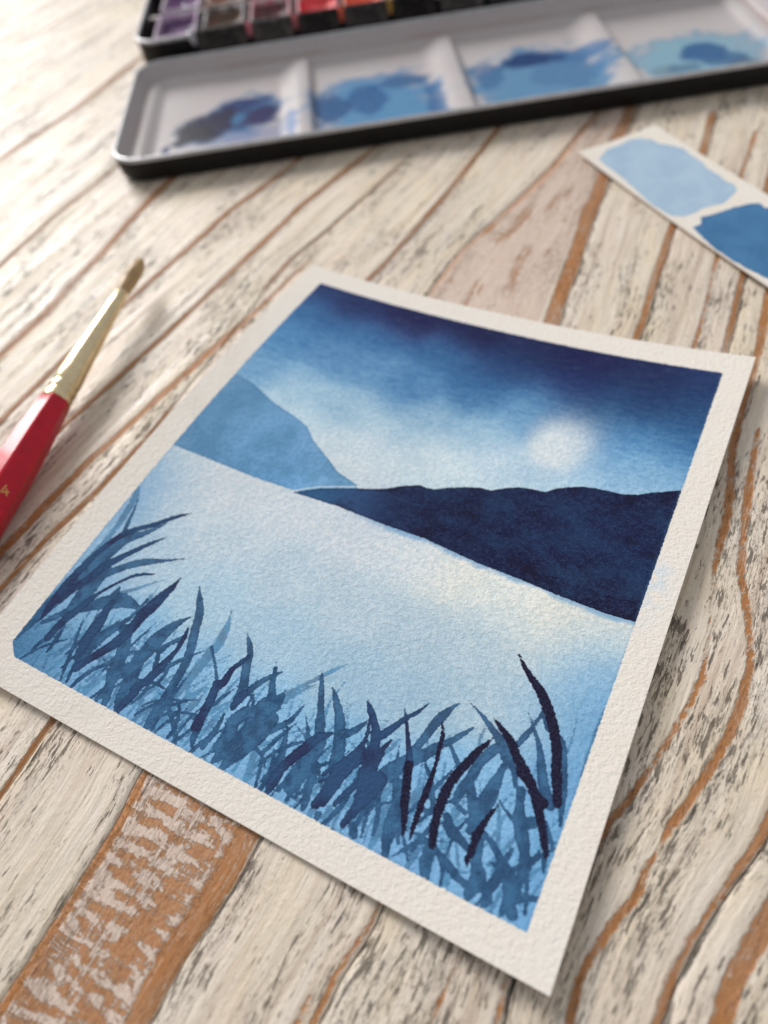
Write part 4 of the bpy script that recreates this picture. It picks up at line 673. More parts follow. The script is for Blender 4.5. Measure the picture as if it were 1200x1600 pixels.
# lightest, thin background blades low in the picture, at random
r_ = random.Random(3)
bg_blades = []
for i in range(150):
    x0 = r_.uniform(1, PW - 1); y0 = r_.uniform(-1, 9)
    L = r_.uniform(7, 17); a = r_.gauss(0.12 - 0.0028 * (x0 - 50), 0.32); bend = r_.gauss(0, 0.35)
    wd = r_.uniform(0.18, 0.42)
    P = []
    for j in range(6):
        s = j / 5
        aa = a + bend * s
        P.append((x0 + L * s * math.sin(aa), y0 + L * s * math.cos(aa), wd * (1 - s ** 1.6) + 0.02))
    bg_blades.append(P)
G[1] = np.minimum(G[1], stroke_field(xs, ys, bg_blades))
mid_blades = []
for i in range(70):
    x0 = r_.uniform(2, PW - 2); y0 = r_.uniform(-1.5, 7)
    L = r_.uniform(6, 15); a = r_.choice((-1, 1, 1)) * r_.uniform(0.05, 0.62); bend = r_.gauss(0, 0.45)
    wd = r_.uniform(0.22, 0.48)
    P = []
    for j in range(6):
        s = j / 5
        aa = a + bend * s
        P.append((x0 + L * s * math.sin(aa), y0 + L * s * math.cos(aa), wd * (0.55 + 1.8 * s) * (1 - s ** 1.5) + 0.03))
    mid_blades.append(P)
G[2] = np.minimum(G[2], stroke_field(xs, ys, mid_blades))
# which of the dark strokes are the deepest (right-hand side)
deep = [s for s in STROKES[3] if sum(p[0] for p in s) / len(s) > 83.5]
darkness = np.clip(1.0 - (stroke_field(xs, ys, deep) - 0.25) / 0.5, 0, 1)
sky_f = tone_field(X, Y, SKY_TONES, 4.8)
lake_f = tone_field(X, Y, LAKE_TONES, 4.8)
hx = [-7] + [p[0] for p in FAR_HILL[-6:]][::-1] + [p[0] for p in NEAR_HILL[-8:]][::-1] + [PW + 6]
hy = [FAR_HILL[-1][1]] + [p[1] for p in FAR_HILL[-6:]][::-1] + [p[1] for p in NEAR_HILL[-8:]][::-1] + [NEAR_HILL[-8][1]]
o_ = np.argsort(hx)
hor = np.interp(X, np.array(hx)[o_], np.array(hy)[o_])
wash = np.where((Y > hor + 1.0)[..., None], sky_f, lake_f)
# moon: a lifted-out disc, crisp at its lower left, soft elsewhere
mx, my = MOON
dx_, dy_ = X - mx, Y - my
rr = np.hypot(dx_, dy_ * 0.92)
ang = np.arctan2(dy_, dx_)
soft = 0.5 + 1.5 * (0.5 + 0.5 * np.cos(ang - 0.9))
mk = 1 / (1 + np.exp((rr - 6.6 - 1.1 * (vnoise(X, Y, 2, 2, 0.3) - .5)) / soft))
sky_streak = vnoise(X * 0.35 + Y * 0.1, Y - X * 0.12, 8, 4, 0.16)
sky_mod = np.exp(-(sky_streak - 0.5)[..., None] * np.array((0.55, 0.38, 0.2)) * np.clip((Y - hor) / 25, 0, 1)[..., None])
wash = wash * np.where((Y > hor + 1)[..., None], sky_mod, 1.0)
wash = wash * (1 - mk[..., None]) + alb((210, 216, 217)) * mk[..., None]
wash = np.clip(wash, 0.003, 0.85)
# faint darker halo where pigment was pushed out below the moon
farc = tone_field(X, Y, FAR_TONES, 6.0) * 1.10; nearc = tone_field(X, Y, NEAR_TONES, 4.0) * np.clip(1.0 - (X - 45) / 30, 0.62, 1.0)[..., None]
bleed = np.clip((X - 45) / 12, 0, 1) * (Y < hor + 3)
leak = np.exp(-((Y - 66) / 9) ** 2) * np.exp(-((X - PW - 1.0) / 2.5) ** 2) + 0.6 * np.exp(-((X - PW) / 1.5) ** 2) * np.exp(-((Y - 100) / 14) ** 2) * 0.5
skyk = ((Y > hor + 1) * np.clip(1.15 - wash[..., 0] / 0.5, 0, 1))
attrs = dict(skyk=skyk, rect=rect, far=far, near=near, g1=G[1], g2=G[2], g3=G[3], darkness=darkness, bleed=bleed, leak=leak)
cols = dict(wash=wash, farc=farc, nearc=nearc)
PAINT = painting_material()
painting = empty('watercolour_painting')
tag(painting, 'watercolour of a blue lake, hills, moon and grass blades on white bordered paper', 'painting')
cx, cy = (X[:-1, :-1] + X[1:, 1:]) / 2, (Y[:-1, :-1] + Y[1:, 1:]) / 2
inner = (cx > 0) & (cx < PW) & (cy > 0) & (cy < PH)
TH = 0.42
rim = np.stack([X, Y, Zp], -1)
top = np.concatenate([rim[:, 0], rim[-1, 1:], rim[-2::-1, -1], rim[0, -2:0:-1]])
mid = top.copy(); mid[:, 2] -= 0.10
c0 = np.array((PW / 2, PH / 2)); dv = c0 - top[:, :2]; dv /= np.linalg.norm(dv, axis=1)[:, None]
mid[:, :2] -= dv * 0.07
bot = top.copy(); bot[:, 2] -= TH
m_ = len(top); ii = np.arange(m_); jj = (ii + 1) % m_
ev = np.concatenate([top, mid, bot])
ef = np.concatenate([np.stack([ii, jj, jj + m_, ii + m_], -1), np.stack([ii + m_, jj + m_, jj + 2 * m_, ii + 2 * m_], -1)])
# underside
bx, by = np.meshgrid(np.linspace(-BL, PW + BR, 13), np.linspace(-BB, PH + BT, 15))
uv_ = np.stack([bx, by, curl(bx, by) - TH], -1).reshape(-1, 3)
gi = np.arange(13 * 15).reshape(15, 13)
uf = np.stack([gi[:-1, :-1], gi[1:, :-1], gi[1:, 1:], gi[:-1, 1:]], -1).reshape(-1, 4) + len(ev)
grid_mesh('paper_border', X, Y, Zp, ~inner, PAINT, painting, attrs, cols, extra=(np.concatenate([ev, uv_]), np.concatenate([ef, uf])))
grid_mesh('painted_area', X, Y, Zp, inner, PAINT, painting, attrs, cols)

# ------------------------------------------------------------------ colour test card
def card_material():
    T = NT("colour_test_card_paper")
    p = T.pos()
    h = paper_relief(T)
    e = T.m('SUBTRACT', T.noise(T.map(p, (0.5, 0.5, 1)), 1.0, 4, 0.65), 0.5)
    gran = T.noise(p, 2.0, 4, 0.7)
    col = T.mix(T.range(T.noise(p, 0.1, 2), 0.3, 0.7), PAPER * (1, 0.97, 0.92), PAPER)
    for nm, c, dk in (('sw1', (168, 188, 204), (146, 170, 192)), ('sw2', (80, 124, 172), (62, 104, 156))):
        d = T.m('ADD', T.attr(nm), T.m('MULTIPLY', e, 1.3))
        pc = T.mix(T.range(d, -1.2, -0.1, 0.0, 0.5), T.mix(T.range(T.noise(p, 0.09, 4, 0.6), 0.35, 0.65, 0.0, 0.6), T.mix(T.range(gran, 0.35, 0.7, 0.0, 0.35), alb(c), alb(dk)), alb(dk)), alb(dk))
        col = T.mix(T.range(d, -0.12, 0.12, 1, 0), col, pc)
    return T.out(col, 0.85, T.bump(h, 0.00022), Specular_IOR_Level=0.25)


card = empty('colour_test_card', (45.7, 218.8, 0), math.radians(-38.0))
tag(card, 'narrow strip of white paper with pale blue and mid blue test swatches', 'paper strip')
CL, CW = 92.0, 30.2
nx, ny = 185, 62
Xc, Yc = np.meshgrid(np.linspace(0, CL, nx), np.linspace(-0.6, CW - 0.6, ny))
Zc = 0.75 + 0.9 * ((Xc - 40) / 50) ** 2 + 0.5 * ((Yc - 15) / 15) ** 2
s1 = point_mask_sdf(Xc, Yc, SWATCH1)
s2 = point_mask_sdf(Xc, Yc, SWATCH2 + [(70, 26.5), (86, 26)] + [(88, 12)] + SWATCH2B)
rim = np.stack([Xc, Yc, Zc], -1)
top = np.concatenate([rim[:, 0], rim[-1, 1:], rim[-2::-1, -1], rim[0, -2:0:-1]])
bot = top.copy(); bot[:, 2] -= 0.4
m_ = len(top); ii = np.arange(m_); jj = (ii + 1) % m_
bi = np.arange(4) + 2 * m_
under = np.array([(0, -0.6), (0, CW - 0.6), (CL, CW - 0.6), (CL, -0.6)])
ux, uy = np.meshgrid(np.linspace(0, CL, 11), np.linspace(-0.6, CW - 0.6, 5))
uz = 0.35 + 0.9 * ((ux - 40) / 50) ** 2 + 0.5 * ((uy - 15) / 15) ** 2
gi = np.arange(55).reshape(5, 11)
uf = np.stack([gi[:-1, :-1], gi[1:, :-1], gi[1:, 1:], gi[:-1, 1:]], -1).reshape(-1, 4) + 2 * m_
grid_mesh('paper_sheet', Xc, Yc, Zc, None, card_material(), card, dict(sw1=s1, sw2=s2),
          extra=(np.concatenate([top, bot, np.stack([ux, uy, uz], -1).reshape(-1, 3)]), np.concatenate([np.stack([ii, jj, jj + m_, ii + m_], -1), uf])))

# ------------------------------------------------------------------ paint tin with fold-out mixing lid
def plain(name, color, rough, metallic=0.0, bump=None, coat=0.0, spec=0.5, vary=0.0, vscale=0.3):
    T = NT(name)
    c = color
    if vary:
        f = T.range(T.noise(T.pos(), vscale, 4, 0.65), 0.35, 0.65)
        c = T.mix(f, tuple(a * (1 - vary) for a in color), tuple(min(1, a * (1 + vary)) for a in color))
    n = T.bump(T.noise(T.pos(), bump[0], 3), bump[1]) if bump else None
    return T.out(c, rough, n, Metallic=metallic, Coat_Weight=coat, Specular_IOR_Level=spec)


BLACK = plain('black_enamel', (0.006, 0.005, 0.005), 0.45, spec=0.25, bump=(0.6, 0.00003), vary=0.3)
STEEL = plain('worn_rim_metal', (0.42, 0.41, 0.42), 0.35, 0.6, vary=0.15)
CLIP = plain('dark_clip_metal', (0.075, 0.062, 0.058), 0.38, 0.55, bump=(0.4, 0.00008), vary=0.5)
INNER = plain('tin_inside_enamel', (0.10, 0.09, 0.085), 0.3, vary=0.5, coat=0.4)

TD = math.radians(32.64)
tin = empty('paint_tin', (-93.67, 160.55, 0), TD)
tag(tin, 'black watercolour tin with its white enamelled mixing lid folded open', 'paint box')


def rrect(x0, y0, x1, y1, r, n=7):
    P = []
    for (cx_, cy_, a0) in ((x1 - r, y0 + r, -90), (x1 - r, y1 - r, 0), (x0 + r, y1 - r, 90), (x0 + r, y0 + r, 180)):
        for i in range(n + 1):
            a = math.radians(a0 + 90 * i / n)
            P.append((cx_ + r * math.cos(a), cy_ + r * math.sin(a)))
    return P


def loft(name, rings, mat, parent, close_top=False, close_bot=False, flip=False, smooth=True, angle=40):
    bm = bmesh.new()
    R = [[bm.verts.new(p) for p in ring] for ring in rings]
    n = len(R[0])
    for a, b in zip(R[:-1], R[1:]):
        for i in range(n):
            j = (i + 1) % n
            bm.faces.new((a[i], a[j], b[j], b[i]))
    if close_bot: bm.faces.new(R[0][::-1])
    if close_top: bm.faces.new(R[-1])
    bmesh.ops.recalc_face_normals(bm, faces=bm.faces)
    return bm_obj(name, bm, mat, parent, smooth, angle)


def ring(rect, r, z):
    return [(x, y, z) for x, y in rrect(*rect, r)]


# mixing lid --------------------------------------------------------
LX0, LX1, LY0, LY1, LH = -10.6, 243.0, 0.0, 87.0, 9.0
ins = lambda d: (LX0 + d, LY0 + d, LX1 - d, LY1 - d)
lid = None


def lid_material():
    T = NT('white_enamel_with_paint_puddles')
    c = T.attr('stain', 'Color')
    g = T.noise(T.pos(), 0.5, 4, 0.6)
    c = T.mix(T.range(g, 0.35, 0.7, 0, 0.05), c, (0.30, 0.26, 0.25))
    return T.out(c, 0.30, T.bump(T.noise(T.pos(), 0.25, 3), 0.00006), Specular_IOR_Level=0.12)


gx = np.arange(LX0 + 1.0, LX1 - 0.99, 0.8); gy = np.arange(LY0 + 1.0, LY1 - 0.99, 0.8)
GX, GY = np.meshgrid(gx, gy)
qx = np.abs(GX - (LX0 + LX1) / 2) - ((LX1 - LX0) / 2 - 1 - 11); qy = np.abs(GY - (LY0 + LY1) / 2) - ((LY1 - LY0) / 2 - 1 - 11)
de = 11 - (np.hypot(np.maximum(qx, 0), np.maximum(qy, 0)) + np.minimum(np.maximum(qx, qy), 0))     # distance to the inner wall
sst = lambda a, b, x: (lambda t: t * t * (3 - 2 * t))(np.clip((x - a) / (b - a), 0, 1))
GZ = 8.6 - 5.2 * sst(0.0, 2.6, de)                     # wall down to a narrow ledge
GZ = GZ - 2.3 * sst(6.2, 10.5, de)                     # and down again into the wells
for dx0 in (60.0, 119.5, 180.0):                        # sloping dividers between the wells
    up = sst(-12.5, -1.2, GX - dx0); dn_ = 1 - sst(0.8, 3.6, GX - dx0)
    ridge = np.minimum(up, dn_) * sst(3.0, 9.0, de)
    GZ = np.maximum(GZ, 1.1 + 3.1 * ridge * (de > 2.6))
enamel = np.array((0.50, 0.475, 0.475))
stain = np.tile(enamel, GX.shape + (1,)).reshape(GX.shape + (3,))
tint = vnoise(GX, GY, 21, 3, 0.05)
stain = stain * (1 - 0.12 * tint[..., None] * np.array((0.4, 1.0, 1.1)))
# rusty line where the wall meets the ledge
ledge = np.exp(-((de - 3.4) / 0.9) ** 2) * np.clip(vnoise(GX, GY, 31, 3, 0.06) * 2.4 - 0.85, 0, 1)
stain = stain * (1 - ledge[..., None] * 0.5 * np.array((0.35, 0.75, 0.85)))
n1 = vnoise(GX, GY, 41, 4, 0.13); n2 = vnoise(GX, GY, 43, 4, 0.3)
PUDDLES = [((p[0], p[1], p[2], p[3], (22, 26, 74), 1.0) if sum(p[4]) < 190 else p) for p in PUDDLES]
PUDDLES.append((13.5, 36.0, 7.0, 6.5, (16, 16, 52), 1.0))
for (sx, sy, rx, ry, c, a) in sorted(PUDDLES, key=lambda q: -sum(q[4])):
    d = np.hypot((GX - sx) / (rx * 1.08), (GY - sy + 4) / (ry * 1.3)) + (n1 - 0.5) * (1.15 if rx < 9 else 0.75) + (n2 - 0.5) * 0.22
    k = (1 - sst(0.66, 1.20, d)) * min(1.0, a * 1.12) * (0.92 + 0.2 * n2)
    k = np.clip(k, 0, 1)
    stain = stain * (1 - k[..., None]) + (lin((c[0] * 0.86, c[1] * 0.96, c[2])) * 0.66)[None, None] * k[..., None]
    edge_ = np.exp(-((d - 0.90) / 0.10) ** 2) * a * 0.5
    stain = stain * (1 - edge_[..., None] * np.array((0.7, 0.45, 0.2)))
rndmask = de > -0.4
kq = (rndmask[:-1, :-1] & rndmask[1:, 1:] & rndmask[1:, :-1] & rndmask[:-1, 1:])
lid = grid_mesh('mixing_lid', GX, GY, np.where(de < 0, 8.6, GZ), kq, lid_material(), tin, cols=dict(stain=np.clip(stain, 0.01, 0.85)))
R0 = 11.5
loft('lid_shell', [ring(ins(3.4), R0 - 3.4, 0.2), ring(ins(1.9), R0 - 1.9, 0.5), ring(ins(0.9), R0 - .9, 1.3), ring(ins(0.4), R0 - .4, 2.6), ring(ins(0.1), R0 - .1, 6.8), ring(ins(0.25), R0 - .25, 8.0)], BLACK, lid, close_bot=True)
RIMMAT = plain('rolled_lid_rim', (0.50, 0.49, 0.50), 0.3, 0.25, vary=0.1, coat=0.3)
rr_ = []
for i in range(9):
    a = math.radians(-60 + 300 * i / 8)
    rr_.append(ring(ins(0.75 - 0.85 * math.cos(a)), R0 - 0.75 + 0.85 * math.cos(a), 8.35 + 0.85 * math.sin(a)))
loft('rolled_rim', rr_ , RIMMAT, lid, angle=80)

# tin base ----------------------------------------------------------
TX0, TX1, TY0, TY1, TZ = -10.6, 243.0, 90.5, 172.0, 14.5
tins = lambda d: (TX0 + d, TY0 + d, TX1 - d, TY1 - d)
base = loft('tin_base', [ring(tins(1.4), 9, 0.2), ring(tins(0.4), 10, 1.0), ring(tins(0.2), 10, TZ - 2), ring(tins(0.0), 10.2, TZ - 0.6), ring(tins(0.1), 10, TZ),
                         ring(tins(1.0), 9.3, TZ), ring(tins(1.4), 9, TZ - 1.2), ring(tins(1.6), 9, 2.0)], BLACK, tin, close_bot=True, close_top=True)
rr_ = []
for i in range(9):
    a = math.radians(-60 + 300 * i / 8)
    rr_.append(ring(tins(0.4 - 0.8 * math.cos(a)), 10 - 0.4 + 0.8 * math.cos(a), TZ - 0.2 + 0.8 * math.sin(a)))
loft('rolled_rim', rr_, STEEL, base, angle=80)


def box_bm(x0, y0, z0, x1, y1, z1, bevel=0.0, bm=None, seg=2):
    b = bmesh.new()
    bmesh.ops.create_cube(b, size=1.0)
    for v in b.verts:
        v.co = Vector(((x0 + x1) / 2 + v.co.x * (x1 - x0), (y0 + y1) / 2 + v.co.y * (y1 - y0), (z0 + z1) / 2 + v.co.z * (z1 - z0)))
    if bevel:
        bmesh.ops.bevel(b, geom=b.edges[:], offset=bevel, segments=seg, affect='EDGES', profile=0.5)
    if bm is None: return b
    me = bpy.data.meshes.new('tmp'); b.to_mesh(me); b.free(); bm.from_mesh(me); bpy.data.meshes.remove(me)
    return bm


# inner tray that carries the pans, and its bent clips
bm = box_bm(TX0 + 3, TY0 + 3, 2.1, TX1 - 3, TY1 - 3, 4.0, 0.3)
tray = bm_obj('pan_tray', bm, INNER, tin, True, 40)
bm = box_bm(TX0 + 3, TY0 + 33.5, 4.05, TX1 - 3, TY0 + 35.5, 13.0, 0.3)
bm_obj('tray_rail', bm, CLIP, tray, True, 40)


def clip_mesh(w=17.6):
    """sheet-metal tongue that rises from the tray, rolls over the rim and hangs in front"""
    prof = [(4.6, 9.0), (3.6, 13.2), (2.4, 15.6), (0.6, 16.4), (-1.2, 15.6), (-2.2, 13.4), (-2.7, 10.6), (-3.1, 9.6)]
    bm = bmesh.new()
    A, B = [], []
    for i, (y, z) in enumerate(prof):
        cut = 1.6 if i in (0,) else (0.5 if i == len(prof) - 1 else 0.0)
        A.append(bm.verts.new((-w / 2 + cut, TY0 + y, z))); B.append(bm.verts.new((w / 2 - cut, TY0 + y, z)))
    for i in range(len(prof) - 1):
        bm.faces.new((A[i], A[i + 1], B[i + 1], B[i]))
    bmesh.ops.solidify(bm, geom=bm.faces[:], thickness=0.4)
    return bm


VG = [15.2, 38.9, 58.4, 77.8, 98.2, 118.2, 138.2, 158.2, 178.2, 198.2, 218.2, 236.0]
first_clip = None
for a, b in zip(VG[:-1], VG[1:]):
    if first_clip is None:
        o = bm_obj('pan_clip', clip_mesh(17.4), CLIP, tray, True, 50); first_clip = o
    else:
        o = first_clip.copy(); COL.objects.link(o)
        o.parent = tray
    o.location.x = (a + b) / 2 * MM
    o.scale.x = min(1.0, (b - a - 2.0) / 17.4) if (b - a) < 19.4 else (b - a - 2.2) / 17.4

# hinge pin between lid and tin
bm = bmesh.new()
bmesh.ops.create_cone(bm, cap_ends=True, segments=12, radius1=1.1, radius2=1.1, depth=150,
                      matrix=Matrix.Translation((116, TY0 - 1.7, 5.2)) @ Matrix.Rotation(math.pi / 2, 4, 'Y'))
bm_obj('hinge_pin', bm, STEEL, tin, True, 40)

# pans --------------------------------------------------------------
PANWHITE = {}


def pan_mat(tone, k):
    T = NT('stained_pan_plastic')
    n = T.noise(T.pos(loc=(k * 3.1, 0, 0)), 0.25, 4, 0.6)
    c = T.mix(T.range(n, 0.35, 0.62), (0.62, 0.60, 0.60), tone)
    return T.out(c, 0.25, None, Coat_Weight=0.3)


def cake_mat(a, b, k):
    T = NT('dried_watercolour_cake')
    p = T.pos(loc=(k * 5.3, 2, 0))
    n = T.noise(p, 0.3, 4, 0.6)
    c = T.mix(T.range(n, 0.38, 0.6), a, b)
    return T.out(c, T.range(n, 0.3, 0.7, 0.25, 0.6), T.bump(T.noise(p, 0.7, 4), 0.0004), Coat_Weight=0.3)


def pan_meshes(w, L, h):
    bm = bmesh.new()
    R = []
    for (d, z) in ((0.9, 0.0), (0.2, 0.8), (0.0, h), (0.9, h), (1.1, h - 0.8), (1.5, 1.4)):
        R.append([bm.verts.new((x, y, z)) for x, y in rrect(-w / 2 + d, -L / 2 + d, w / 2 - d, L / 2 - d, max(1.8 - d * 0.6, 0.6), 4)])
    n = len(R[0])
    for a, b in zip(R[:-1], R[1:]):
        for i in range(n):
            bm.faces.new((a[i], a[(i + 1) % n], b[(i + 1) % n], b[i]))
    bm.faces.new(R[0][::-1]); bm.faces.new(R[-1])
    bmesh.ops.recalc_face_normals(bm, faces=bm.faces)
    return bm


def cake_bm(w, L, h, seed):
    """a worn cake: paint climbs the sides and is scooped in the middle"""
    nx_, ny_ = 13, 15
    X_, Y_ = np.meshgrid(np.linspace(-1, 1, nx_), np.linspace(-1, 1, ny_))
    r = np.sqrt(np.clip(1 - (1 - X_ ** 4) * (1 - Y_ ** 4), 0, 1))
    Z_ = h * (0.45 + 0.33 * r ** 2) + 1.2 * (vnoise(X_ * 3 + seed, Y_ * 3, seed + 5, 3, 0.7) - 0.5)
    bm = bmesh.new()
    V = [[bm.verts.new((X_[j, i] * (w / 2 - 1.3), Y_[j, i] * (L / 2 - 1.3), Z_[j, i])) for i in range(nx_)] for j in range(ny_)]
    for j in range(ny_ - 1):
        for i in range(nx_ - 1):
            bm.faces.new((V[j][i], V[j][i + 1], V[j + 1][i + 1], V[j + 1][i]))
    return bm


ROW1 = [  # centre along the tin, label words, cake colours, pan stain
    (6.0, 'dark violet', (0.04, 0.008, 0.06), (0.16, 0.05, 0.20), (0.52, 0.33, 0.52)),
    (27.0, 'umber brown', (0.06, 0.03, 0.018), (0.16, 0.07, 0.03), (0.12, 0.09, 0.08)),
    (47.5, 'dark maroon', (0.035, 0.006, 0.008), (0.14, 0.02, 0.03), (0.62, 0.22, 0.26)),
    (68.0, 'crimson red', (0.62, 0.012, 0.02), (0.85, 0.05, 0.06), (0.90, 0.12, 0.16)),
    (88.0, 'scarlet orange', (0.75, 0.03, 0.01), (0.92, 0.16, 0.05), (0.92, 0.22, 0.12)),
    (108.0, 'yellow ochre', (0.20, 0.11, 0.03), (0.50, 0.26, 0.05), (0.35, 0.28, 0.20)),
    (128.0, 'olive green', (0.05, 0.05, 0.02), (0.16, 0.14, 0.05), (0.30, 0.28, 0.24)),
    (148.0, 'dark green', (0.012, 0.03, 0.02), (0.05, 0.10, 0.06), (0.24, 0.25, 0.22)),
    (168.0, 'sepia', (0.02, 0.014, 0.01), (0.07, 0.05, 0.035), (0.22, 0.2, 0.18)),
    (188.0, 'indigo', (0.01, 0.015, 0.05), (0.03, 0.05, 0.14), (0.25, 0.28, 0.38)),
    (208.0, 'cobalt blue', (0.01, 0.04, 0.25), (0.04, 0.10, 0.40), (0.3, 0.38, 0.5)),
    (228.0, 'payne grey', (0.01, 0.012, 0.018), (0.04, 0.045, 0.06), (0.2, 0.2, 0.22)),
]
ROW2 = [
    (6.0, 'soft lilac', (0.10, 0.03, 0.14), (0.24, 0.10, 0.28), (0.5, 0.4, 0.5)),
    (27.0, 'rust brown', (0.14, 0.04, 0.02), (0.30, 0.10, 0.04), (0.45, 0.2, 0.12)),
    (47.5, 'rose pink', (0.40, 0.02, 0.08), (0.65, 0.12, 0.18), (0.75, 0.3, 0.35)),
    (68.0, 'vermilion', (0.60, 0.02, 0.015), (0.80, 0.06, 0.03), (0.8, 0.15, 0.12)),
    (88.0, 'warm orange', (0.70, 0.10, 0.01), (0.85, 0.22, 0.03), (0.8, 0.35, 0.15)),
]
cR, sR = math.cos(TD), math.sin(TD)
for row, (R_, yc, L_) in enumerate(((ROW1, TY0 + 19.3, 27.0), (ROW2, TY0 + 50.5, 27.0))):
    for i, (sx, nm, a, b, st) in enumerate(R_):
        wx = -93.67 + sx * cR - yc * sR; wy = 160.55 + sx * sR + yc * cR
        pan = empty('paint_pan', (wx, wy, 4.15), TD)
        where = 'in the front row of the tin' if row == 0 else 'in the second row of the tin'
        tag(pan, '%s watercolour pan %s' % (nm, where), 'paint pan', 'watercolour pans in the tin')
        bm_obj('pan_cup', pan_meshes(17.8, L_, 9.6), pan_mat(st, i + row * 20), pan, True, 35)
        bm_obj('paint_cake', cake_bm(17.8, L_, 9.6, i + row * 20), cake_mat(a, b, i + row * 20), pan, True)
# paint that has run down between the clips
for i, (s, c) in enumerate(zip(VG[:5], ((0.62, 0.60, 0.64), (0.72, 0.20, 0.24), (0.78, 0.20, 0.22), (0.80, 0.13, 0.05), (0.62, 0.33, 0.04)))):
    bm = bmesh.new()
    pts = [(TY0 + 5.0, 13.6, 3.6), (TY0 + 2.2, 15.5, 3.2), (TY0 + 0.2, 15.9, 2.6), (TY0 - 1.0, 14.8, 2.0), (TY0 - 1.6, 13.0, 1.4), (TY0 - 1.9, 11.4, 0.6)]
    V = []
    for (y, z, w) in pts:
        V.append([bm.verts.new((s + w * u_, y - 0.5 * (1 - u_ * u_), z + 0.3 * (1 - u_ * u_))) for u_ in (-1, -.6, 0, .6, 1)])
    for p_, q_ in zip(V[:-1], V[1:]):
        for j in range(4):
            bm.faces.new((p_[j], p_[j + 1], q_[j + 1], q_[j]))
    bmesh.ops.solidify(bm, geom=bm.faces[:], thickness=0.4)
    bmesh.ops.recalc_face_normals(bm, faces=bm.faces)
    o = bm_obj('paint_drip', bm, plain('wet_paint_drip', c, 0.3, vary=0.25, coat=0.5), base, True, 60)

# ------------------------------------------------------------------ brush
BRU = empty('paint_brush', (0, 0, 0))
tag(BRU, 'small pointed watercolour brush with red faceted handle and brass ferrule', 'brush')
tip = Vector((-51.9, 112.6, 8.6)); fr = Vector((-49.3, 98.6, 7.7)); jt = Vector((-37.6, 57.6, 6.4))
back = jt + (jt - fr).normalized() * 150
axis = (jt - fr).normalized()                      # from hair towards the handle end
dirv = -axis
zax = dirv
xax = Vector((0, 0, 1)).cross(zax).normalized(); yax = zax.cross(xax).normalized()
BM = Matrix(((xax.x, yax.x, zax.x, jt.x * MM), (xax.y, yax.y, zax.y, jt.y * MM), (xax.z, yax.z, zax.z, jt.z * MM), (0, 0, 0, 1)))
BRU.matrix_world = BM


def lathe(name, prof, seg, mat, parent, rot=0.0, flat=1.0, smooth=True, angle=40, caps=True):
    bm = bmesh.new()
    R = []
    for (z, r) in prof:
        R.append([bm.verts.new((r * math.cos(rot + 2 * math.pi * i / seg), flat * r * math.sin(rot + 2 * math.pi * i / seg), z)) for i in range(seg)])
    for a, b in zip(R[:-1], R[1:]):
        for i in range(seg):
            bm.faces.new((a[i], a[(i + 1) % seg], b[(i + 1) % seg], b[i]))
    if caps:
        bm.faces.new(R[0][::-1]); bm.faces.new(R[-1])
    bmesh.ops.recalc_face_normals(bm, faces=bm.faces)
    return bm_obj(name, bm, mat, parent, smooth, angle)


RED = plain('red_lacquer', (0.55, 0.004, 0.024), 0.3, coat=0.15, spec=0.3, bump=(0.25, 0.00006), vary=0.08)
BRASS = plain('brushed_brass', (0.82, 0.67, 0.42), 0.26, 1.0, bump=(0.5, 0.00005), vary=0.06)
GOLD = plain('gold_foil_print', (0.80, 0.52, 0.16), 0.35, 0.7)
# faceted handle: six long flats with softened arrises
def hexprof(z, r):
    out = []
    for i in range(6):
        a = math.radians(142 + 60 * i)
        for da in (-24, -27.5, 27.5, 24)[:0] or (-26.5, 26.5):
            b_ = a + math.radians(da)
            rr2 = r * math.cos(math.radians(30)) / math.cos(math.radians(abs(da)))
            out.append((rr2 * math.cos(b_), rr2 * math.sin(b_), z))
    return out


hp = [(0.2, 3.55), (-0.4, 3.9), (-3, 4.15), (-12, 4.75), (-26, 5.2), (-45, 5.1), (-75, 4.3), (-110, 3.2), (-145, 2.2), (-158, 1.6), (-160, 0.8)]
bm = bmesh.new()
R = [[bm.verts.new(p) for p in hexprof(z, r)] for z, r in hp]
for a, b in zip(R[:-1], R[1:]):
    for i in range(12):
        bm.faces.new((a[i], a[(i + 1) % 12], b[(i + 1) % 12], b[i]))
bm.faces.new(R[0]); bm.faces.new(R[-1][::-1])
bmesh.ops.recalc_face_normals(bm, faces=bm.faces)
handle = bm_obj('handle', bm, RED, BRU, True, 25)
fer = lathe('ferrule', [(-0.5, 3.7), (0.0, 3.75), (1.6, 3.7), (2.0, 3.45), (2.6, 3.45), (3.0, 3.7), (4.2, 3.66), (4.6, 3.4), (5.2, 3.4), (5.6, 3.62),
                        (10, 3.45), (20, 3.0), (30, 2.45), (38, 2.0), (42.6, 1.75), (42.9, 1.6)], 28, BRASS, BRU, caps=True, angle=50)
HAIR = NT('tan_sable_hair')
hcol = HAIR.mix(HAIR.noise(HAIR.map(HAIR.pos(), (2.0, 2.0, 0.1)), 1.0, 3), (0.30, 0.17, 0.065), (0.60, 0.40, 0.19))
HAIRM = HAIR.out(hcol, 0.4, None)
tuft = lathe('hair_tuft', [(42.0, 1.6), (44, 2.05), (47, 2.3), (50, 2.3), (53, 2.2), (55.5, 1.8), (57.4, 0.9)], 18, HAIRM, BRU, caps=True)
rh = random.Random(4)
bm = bmesh.new()
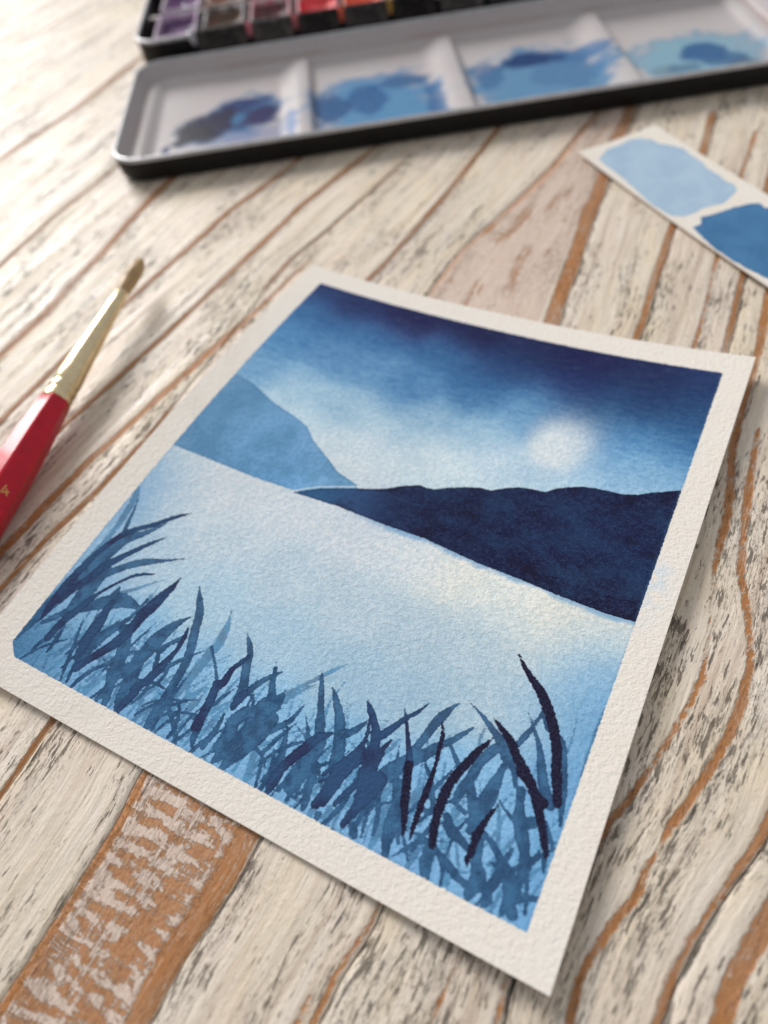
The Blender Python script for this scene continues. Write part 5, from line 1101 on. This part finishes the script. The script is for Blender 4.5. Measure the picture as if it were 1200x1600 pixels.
for i in range(190):
    a = rh.uniform(0, 6.283); rad = rh.uniform(0.75, 1.0)
    L_ = rh.uniform(0.86, 1.0) * 15.6
    prev = None
    for j in range(6):
        s = j / 5
        rr2 = (1.65 + 0.85 * math.sin(s * 2.4)) * (1 - s ** 4.5 * 0.85) * rad + 0.06
        aa = a + 0.2 * s * math.sin(i)
        c_ = Vector((rr2 * math.cos(aa), rr2 * math.sin(aa), 42.2 + L_ * s))
        w_ = 0.07 * (1 - 0.7 * s)
        tri = [bm.verts.new(c_ + Vector((w_ * math.cos(aa + q), w_ * math.sin(aa + q), 0))) for q in (0, 2.09, 4.19)]
        if prev:
            for q in range(3):
                bm.faces.new((prev[q], prev[(q + 1) % 3], tri[(q + 1) % 3], tri[q]))
        prev = tri
o = bm_obj('bristles', bm, HAIRM, tuft, True)
o['kind'] = 'stuff'


def stroke_strip(name, lines, w, z, mat, parent, place):
    """raised foil lettering made of short ribbons; place maps (x, y) to a point just above the surface"""
    bm = bmesh.new()
    for (a, b) in lines:
        a, b = Vector(a), Vector(b)
        d = (b - a).normalized(); n_ = Vector((-d.y, d.x)) * w / 2
        a2, b2 = a - d * w * 0.3, b + d * w * 0.3
        vs = []
        for p in (a2 - n_, b2 - n_, b2 + n_, a2 + n_):
            vs.append(place(p.x, p.y, z))
        lo = [place(p.x, p.y, 0.0) for p in (a2 - n_, b2 - n_, b2 + n_, a2 + n_)]
        V = [bm.verts.new(p) for p in vs]; Lw = [bm.verts.new(p) for p in lo]
        bm.faces.new(V)
        for i in range(4):
            bm.faces.new((Lw[i], Lw[(i + 1) % 4], V[(i + 1) % 4], V[i]))
    bmesh.ops.recalc_face_normals(bm, faces=bm.faces)
    return bm_obj(name, bm, mat, parent)


def on_facet(x, y, z):
    """upper facet of the handle; local y of the brush frame points up"""
    zz = FOURZ + y
    r = np.interp(-zz, [-p[0] for p in hp], [p[1] for p in hp])
    ap = r * math.cos(math.radians(30))
    ca, sa = math.cos(FACET), math.sin(FACET)
    return Vector((ap * ca - x * sa + z * ca, ap * sa + x * ca + z * sa, zz))


FACET = math.radians(142)
FOURZ = -30.5
FR = math.radians(32)
FOUR = [((0.55, 1.3), (-0.85, -0.35)), ((-0.85, -0.35), (0.95, -0.35)), ((0.45, 0.35), (0.35, -1.2))]
stroke_strip('size_number', [tuple((p[0] * math.cos(FR) - p[1] * math.sin(FR), p[0] * math.sin(FR) + p[1] * math.cos(FR)) for p in ab) for ab in FOUR], 0.24, 0.035, GOLD, handle, on_facet)
